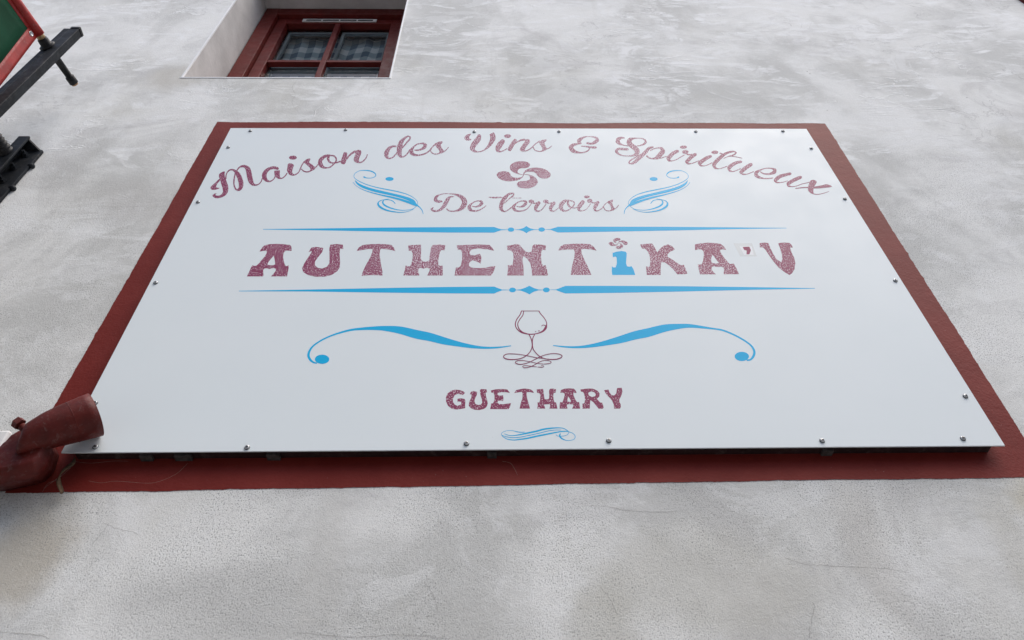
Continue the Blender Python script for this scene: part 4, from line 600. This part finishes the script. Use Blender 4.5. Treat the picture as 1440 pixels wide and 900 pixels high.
sign = empty('wall_sign', (0, FACE, Z0))
tag(sign, 'white wine shop signboard with plum and blue lettering screwed to the wall', 'sign')
PH = 1.4236
mb = MB(); mb.box(-1.0, 1.0, FACE, FACE+.003, Z0, Z0+PH, .0006)
mb.build('panel', M['panel'], sign)
for r_ in ((-0.976,0.976,.004,.040),(-0.976,0.976,PH-.040,PH-.006),(-0.976,-0.936,.0405,PH-.0405),(0.936,0.976,.0405,PH-.0405),(-0.02,0.02,.0405,PH-.0405)):
    mb = MB(); mb.box(r_[0], r_[1], FACE+.0032, -.0012, Z0+r_[2], Z0+r_[3], .001); mb.build('batten', M['batten'], sign)
for px, pz, w in ((-0.828,-.0035,.013),(-0.751,-.0035,.018),(-0.562,-.0035,.014),(-0.10,-.003,.010),(0.62,-.003,.012)):
    mb = MB(); mb.box(px-w, px+w, -.019, -.0015, Z0+pz, Z0+.0036, .001); mb.build('packer', M['crackred'], sign)
def sgn(x, z, lift): return (x*1e-4, FACE - lift, Z0 + z*1e-4)
BASE = {'sticker_patch': .00008, 'sticker_backing': .00014, 'apostrophe': .00020}
for name, mk, items in GLYPHS:
    mb = MB(); lift = BASE.get(name, .00010)
    for it in items:
        if it[0] == 'S':
            A_ = catmull([Vector((p[0], p[1], 0)) for p in it[2]], 7); B_ = catmull([Vector((p[2], p[3], 0)) for p in it[2]], 7)
            n = len(A_)
            if it[1][0] == 'r':
                c_ = (A_[0]+B_[0])/2; d_ = A_[0]-c_; back = (A_[0]+B_[0])/2-(A_[1]+B_[1])/2
                e_ = back.normalized()*max(d_.length*0.9, 1)
                K = [( c_+d_*math.cos(q)+e_*math.sin(q), c_-d_*math.cos(q)+e_*math.sin(q)) for q in (math.pi/2*.98, math.pi/2*.75, math.pi/4, math.pi/8)]
                A_ = [k[0] for k in K] + A_; B_ = [k[1] for k in K] + B_
            if it[1][1] == 'r':
                c_ = (A_[-1]+B_[-1])/2; d_ = A_[-1]-c_; back = (A_[-1]+B_[-1])/2-(A_[-2]+B_[-2])/2
                e_ = back.normalized()*max(d_.length*0.9, 1)
                K = [( c_+d_*math.cos(q)+e_*math.sin(q), c_-d_*math.cos(q)+e_*math.sin(q)) for q in (math.pi/8, math.pi/4, math.pi/2*.75, math.pi/2*.98)]
                A_ += [k[0] for k in K]; B_ += [k[1] for k in K]
            n = len(A_); vs = []
            for i in range(n):
                l_ = lift + 0.00005*i/n
                vs += [sgn(A_[i].x, A_[i].y, l_), sgn(B_[i].x, B_[i].y, l_)]
            mb.add(vs, [(2*i, 2*i+1, 2*i+3, 2*i+2) for i in range(n-1)])
        else:
            loops = [it[1]] + (it[2] if len(it) > 2 else [])
            loops = [[Vector((p[0], p[1], 0)) for p in lp] for lp in loops]
            if it[0] == 'C': loops = [catmull(lp, 5, True) for lp in loops]
            flat = [p for lp in loops for p in lp]
            mb.add([sgn(p.x, p.y, lift) for p in flat], [tuple(t) for t in tessellate_polygon(loops)])
        lift += 0.00006
    # flat print: every face looks at the street
    o = mb.build(name, M[mk], sign)
    if name == 'letter' and mk == 'b': o['label'] = 'bright blue lower-case letter i'
# screws round the edge of the panel
smb = MB()
smb.lathe((0,0,0), (0,-1,0), [(.0012,.0050),(.0022,.0054),(.0034,.0046),(.0040,.0030),(.0041,.0010)], 20)
wmb = MB(); wmb.lathe((0,0,0), (0,-1,0), [(0,.0058),(.0012,.0060),(.0013,.0030)], 20)  # dark ring added as painted shade under each screw head
rmb = MB()
rmb.box(-.0032,.0032,-.00430,-.0041,-.0010,.0010); rmb.box(-.0010,.0010,-.00435,-.00415,-.0032,.0032)
rng = random.Random(3)
s_me = r_me = None
for (sx, sz) in SCREWS:
    if s_me is None:
        so = smb.build('screw', M['screw']); s_me = so.data; ro = rmb.build('recess', M['recess']); r_me = ro.data; wo = wmb.build('shade_ring', M['recess']); w_me = wo.data
    else:
        so = bpy.data.objects.new('screw', s_me); COL.objects.link(so); ro = bpy.data.objects.new('recess', r_me); COL.objects.link(ro); wo = bpy.data.objects.new('shade_ring', w_me); COL.objects.link(wo)
    so.parent = sign; so.location = (sx*1e-4, -.0001, sz*1e-4); ro.parent = so; wo.parent = so
    so.rotation_euler = (rng.uniform(-.12, .12), rng.uniform(0, 1.5), rng.uniform(-.12, .12))

# ---------------------------------------------------------------- lamp at the lower left corner of the sign
lamp = empty('wall_spotlight', (-1.06, 0, Z0-0.03))
tag(lamp, 'dusty dark red flared spotlight on a knuckle joint at the lower left of the sign', 'spotlight')
S_ = Vector((-1.040, -0.100, Z0-0.022)); E_ = Vector((-0.9375, -0.075, Z0+0.064))
ax = (E_-S_).normalized(); Lh = (E_-S_).length
mb = MB()
mb.lathe(S_, E_, [(-.004,.004),(-.003,.020),(.002,.0275),(.012,.0305),(.040,.0365),(.070,.0412),(.095,.0440),(.120,.0464),(Lh,.0476),(Lh+.0005,.0455),(Lh-.02,.043),(Lh-.045,.040),(Lh-.047,.001)], 48)
dnv = (Vector((0,0.45,-1)) - ax*ax.dot(Vector((0,0.45,-1)))).normalized()
for v in mb.v:                                                   # the back end of the head is cut on a slant
    d0 = (v - S_).dot(ax); side = (v - S_).dot(dnv)
    if d0 < .05: v -= ax*(.05-d0)/.05*(side*.62 + .004)
head = mb.build('lamp_head', M['lamp'], lamp)
mb = MB(); mb.lathe(S_+ax*.0905, E_, [(0,.0430),(.0004,.0441),(.0012,.0441),(.0016,.0430)], 48); mb.build('seam', M['lamp'], head)
mb = MB(); mb.lathe(E_-ax*.030, E_, [(0,.002),(0,.0405),(.004,.038),(.008,.028),(.010,.010),(.0105,.002)], 32); mb.build('lens', M['glass'], head)
# short hood where the head is slit over the joint
mb = MB()
bm = bmesh.new()
outl = [(-1.115,-.076),(-1.098,-.026),(-1.092,.004),(-1.078,.020),(-1.054,.026),(-1.026,.018),(-0.999,-.018),(-0.992,-.058),(-1.000,-.084),(-1.020,-.094),(-1.068,-.108),(-1.112,-.112)]
lo = [bm.verts.new((x-.020, -.0012, Z0+z+.032)) for x, z in outl]
cxm, czm = -1.05, -.045
hi = [bm.verts.new((cxm+(x-cxm)*.97, -.062, Z0+czm+(z-czm)*.97)) for x, z in outl]
h2 = [bm.verts.new((cxm+(x-cxm)*.80+.004, -.088, Z0+czm+(z-czm)*.80+.006)) for x, z in outl]
nn_ = len(outl)
for A_, B_ in ((lo, hi), (hi, h2)):
    for k in range(nn_): bm.faces.new((A_[k], A_[(k+1)%nn_], B_[(k+1)%nn_], B_[k]))
bm.faces.new(h2); bm.faces.new(lo[::-1])
bmesh.ops.bevel(bm, geom=[e for e in bm.edges if all(v.co.y < -.05 for v in e.verts)], offset=.007, segments=3, affect='EDGES', profile=.6)
bm.verts.index_update()
mb.add([v.co.copy() for v in bm.verts], [[v.index for v in f_.verts] for f_ in bm.faces], True); bm.free()
arm = mb.build('mounting_box', M['lamp'], lamp)
mb = MB(); mb.lathe((-1.052,-.112,Z0+.004), (-1.072,-.118,Z0+.016), [(0,.0125),(.012,.0125),(.0135,.0105)], 6, False, .4)
mb.lathe((-1.040,-.106,Z0-.006), (-1.052,-.112,Z0+.004), [(-.01,.008),(.014,.008)], 16)
mb.build('clamp_nut', M['lamp'], lamp)
# white cable box beside the lamp
mb = MB(); mb.box(-1.245, -1.126, -.036, -.0012, Z0-.045, Z0+.058, .006)
jb = mb.build('cable_box', M['whiteplastic'], None, (-1.185, 0, Z0))
tag(jb, 'small white plastic cable box on the wall left of the red spotlight', 'cable box')

# ---------------------------------------------------------------- dead leaf and cobweb below the lamp
def ribbon(pts, ws, name, mat, parent=None, twist=0.0):
    P = catmull([Vector(p) for p in pts], 6); Wd = catmull([Vector((w, 0, 0)) for w in ws], 6); n = len(P); vs = []; fs = []
    for i, p in enumerate(P):
        t = (P[min(i+1,n-1)] - P[max(i-1,0)]).normalized(); s_ = t.cross(Vector((0,-1,0))).normalized()
        s_ = (s_*math.cos(twist*i/n) + Vector((0,-1,0))*math.sin(twist*i/n)); w = max(Wd[i].x, .0002); nn = t.cross(s_).normalized()
        vs += [p - s_*w, p + nn*w*.35, p + s_*w, p + nn*(w*.35-.0005) ]
        if i:
            a = 4*i-4
            for k in range(4): fs.append((a+k, a+(k+1)%4, a+4+(k+1)%4, a+4+k))
    m_ = MB(); m_.add(vs, fs, True); return m_
m_ = ribbon([(-0.978,-.012,Z0+.001),(-0.972,-.018,Z0-.020),(-0.980,-.022,Z0-.040),(-0.984,-.020,Z0-.052),(-0.979,-.020,Z0-.070),(-0.966,-.020,Z0-.090),(-0.9645,-.019,Z0-.098)],
            [.0006,.0050,.0034,.0016,.0052,.0060,.0008], 'leaf', M['leaf'], None, 1.2)
lf = m_.build('dried_leaf', M['leaf'], None, (-0.978, -.012, Z0))
tag(lf, 'curled dry brown leaf caught in cobweb beside the red spotlight', 'leaf')
web = empty('cobweb', (-.9, -.004, Z0-.03)); rng = random.Random(11)
tag(web, 'thin cobweb strands under the bottom edge of the signboard', 'cobweb')
strands = [[(-.740,-.013),(-.755,-.039),(-.784,-.059),(-.815,-.061),(-.87,-.058),(-.90,-.063),(-.93,-.055)],
 [(-.978,-.02),(-.995,-.050),(-1.010,-.062),(-1.012,-.085)],[(-.990,-.040),(-1.004,-.060),(-1.013,-.072)],
 [(-.975,-.005),(-.94,-.01),(-.90,-.004),(-.865,-.006)],[(-.08,-.012),(-.06,-.02),(-.045,-.05)]]
for st in strands:
    mb = MB(); mb.tube(catmull([(x + .002*rng.uniform(-1,1), -.004 - .003*rng.random(), Z0+z + .0012*rng.uniform(-1,1)) for x, z in st], 6), .00016, 5)
    mb.build('strand', M['web'], web)

# ---------------------------------------------------------------- banner holder on the wall, upper left
hold = empty('banner_bracket', (-1.64, 0, Z0+1.2))
tag(hold, 'black steel wall bracket with sprung arm and upright bar holding the banner', 'bracket')
rod_in = Vector((0.25, 1.0, 0.11)).normalized()
P0 = Vector((-1.650, -0.217, Z0+1.658))
mb = MB(); mb.box(-1.690, -1.594, -.012, -.0012, Z0+.70, Z0+1.302, .0015)
plate = mb.build('wall_plate', M['black'], hold)
mb = MB(); mb.box(-1.666, -1.630, -.052, -.044, Z0+.70, Z0+1.322, .0015); mb.box(-1.666, -1.658, -.0435, -.0125, Z0+.70, Z0+1.318, .001)
mb.add([(-1.657,-.0435,Z0+1.318),(-1.632,-.0435,Z0+1.318),(-1.600,-.0125,Z0+1.300),(-1.657,-.0125,Z0+1.300),(-1.657,-.0435,Z0+1.311),(-1.632,-.0435,Z0+1.311),(-1.600,-.0125,Z0+1.293),(-1.657,-.0125,Z0+1.293)],
       [(0,1,2,3),(4,7,6,5),(0,4,5,1),(1,5,6,2),(2,6,7,3),(3,7,4,0)])
mb.build('channel', M['black'], hold)
for zz in (1.262, 1.182, 1.102, 1.02):
    mb = MB(); mb.lathe((-1.634,-.0125,Z0+zz), (-1.634,-1,Z0+zz), [(0,.015),(.002,.015),(.0021,.0105),(.011,.0105),(.0112,.006),(.020,.006)], 6, False, .3*zz)
    mb.build('nut', M['black'], hold)
for zz in (1.205, 1.070, .93):
    mb = MB(); mb.lathe((-1.600,-.007,Z0+zz), (0,-.007,Z0+zz), [(0,.007),(.008,.009),(.014,.009),(.018,.006)], 14); mb.build('bolt', M['black'], hold)
# ribbed arm from the channel out to the upright bar
a0 = Vector((-1.660, -.052, Z0+1.215)); d_ = -rod_in; pts = []; rad = []
for i in range(49):
    t = i/48; pts.append(a0 + d_*(0.150*t)); rad.append(.0240 + .0022*math.sin(i*math.pi/2))
mb = MB(); mb.tube(pts, rad, 24); mb.build('spring_arm', M['rubber'], hold)
# upright bar: two flats bolted side by side, capped at the top
bt = Z0+1.836
mb = MB(); mb.box(-1.665, -1.6425, -.215, -.188, Z0+1.10, bt-.006, .0015); mb.build('bar', M['black'], hold)
mb = MB(); mb.box(-1.6405, -1.607, -.217, -.186, Z0+1.10, bt-.014, .0020); mb.build('bar', M['black'], hold)
mb = MB(); mb.box(-1.6405, -1.605, -.219, -.184, bt-.0135, bt+.004, .004); mb.build('end_cap', M['rubber'], hold)
# socket and tail of the banner rod
mb = MB(); mb.lathe(P0, P0-rod_in, [(.001,.027),(.004,.028),(.008,.022),(.010,.0185),(.026,.0175),(.030,.0165),(.032,.0140)], 24); sock = mb.build('socket', M['rubber'], hold)
mb = MB(); mb.lathe(P0-rod_in*.028, P0-rod_in, [(0,.0135),(.020,.0135),(.024,.0125)], 20); mb.build('ferrule', M['brass'], hold)
T0 = P0 + rod_in*0.034
mb = MB(); mb.lathe(T0, T0+rod_in, [(-.004,.019),(.006,.019),(.008,.0125),(.085,.0115),(.086,.0155),(.112,.0155),(.114,.013)], 24); mb.build('rod_tail', M['rubber'], hold)
mb = MB(); mb.lathe(T0+rod_in*.1142, T0+rod_in, [(0,.0115),(.004,.0115),(.006,.009)], 20); mb.build('tail_tip', M['tip'], hold)
# the banner
ban = empty('hanging_banner', tuple(P0 - rod_in*0.05))
tag(ban, 'green mesh banner with red hem and metal eyelet hanging from the bracket', 'banner')
o_ = -rod_in; dn = Vector((0.0, 0.11, -1.0)).normalized(); dn = (dn - o_*dn.dot(o_)).normalized(); nb = o_.cross(dn).normalized()
C0 = P0 + o_*0.046
def bp(s, t, off=0.0):
    wv = 0.006*math.sin(s*5 + t*4)*min(1, t*4) + 0.004*math.sin(t*11)*min(1, s*3)
    return C0 + o_*s + dn*t + nb*(off + wv)
def sheet(s0, s1, t0, t1, th, ns, ntt, off=0.0):
    m_ = MB(); vs = []; fs = []
    for side in (-1, 1):
        for j in range(ntt+1):
            for i in range(ns+1): vs.append(bp(s0+(s1-s0)*i/ns, t0+(t1-t0)*j/ntt, off + side*th/2))
    k = (ns+1)*(ntt+1)
    for j in range(ntt):
        for i in range(ns):
            a = j*(ns+1)+i; fs.append((a, a+1, a+ns+2, a+ns+1)); fs.append((k+a, k+a+ns+1, k+a+ns+2, k+a+1))
    rim = [i for i in range(ns+1)] + [j*(ns+1)+ns for j in range(1, ntt+1)] + [ntt*(ns+1)+i for i in range(ns-1, -1, -1)] + [j*(ns+1) for j in range(ntt-1, 0, -1)]
    for a, b_ in zip(rim, rim[1:]+rim[:1]): fs.append((a, k+a, k+b_, b_))
    m_.add(vs, fs, True); return m_
sheet(0.040, 0.90, 0.034, 1.15, .0010, 26, 30).build('mesh_cloth', M['banner'], ban)
sheet(0.0, 0.0405, 0.012, 1.19, .0024, 4, 30).build('side_hem', M['hem'], ban)
sheet(0.90, 0.94, 0.012, 1.19, .0024, 4, 30).build('side_hem', M['hem'], ban)
sheet(0.0405, 0.90, 1.15, 1.19, .0024, 26, 3).build('bottom_hem', M['hem'], ban)
mb = MB(); pts = [C0 + o_*(0.94*i/20) for i in range(21)]; mb.tube(pts, .0185, 20); mb.build('rod_sleeve', M['hem'], ban)
sheet(0.0405, 0.90, 0.010, 0.034, .0026, 26, 2).build('top_hem', M['hem'], ban)
ce = bp(0.022, 0.036)
for sd in (1, -1):
    n1 = nb*sd; c_ = ce + n1*.0013
    mb = MB(); mb.lathe(c_, c_+n1, [(0,.0095),(.0012,.0095),(.0018,.0080),(.0013,.0058),(.0002,.0052)], 24); mb.build('eyelet', M['steel'], ban)
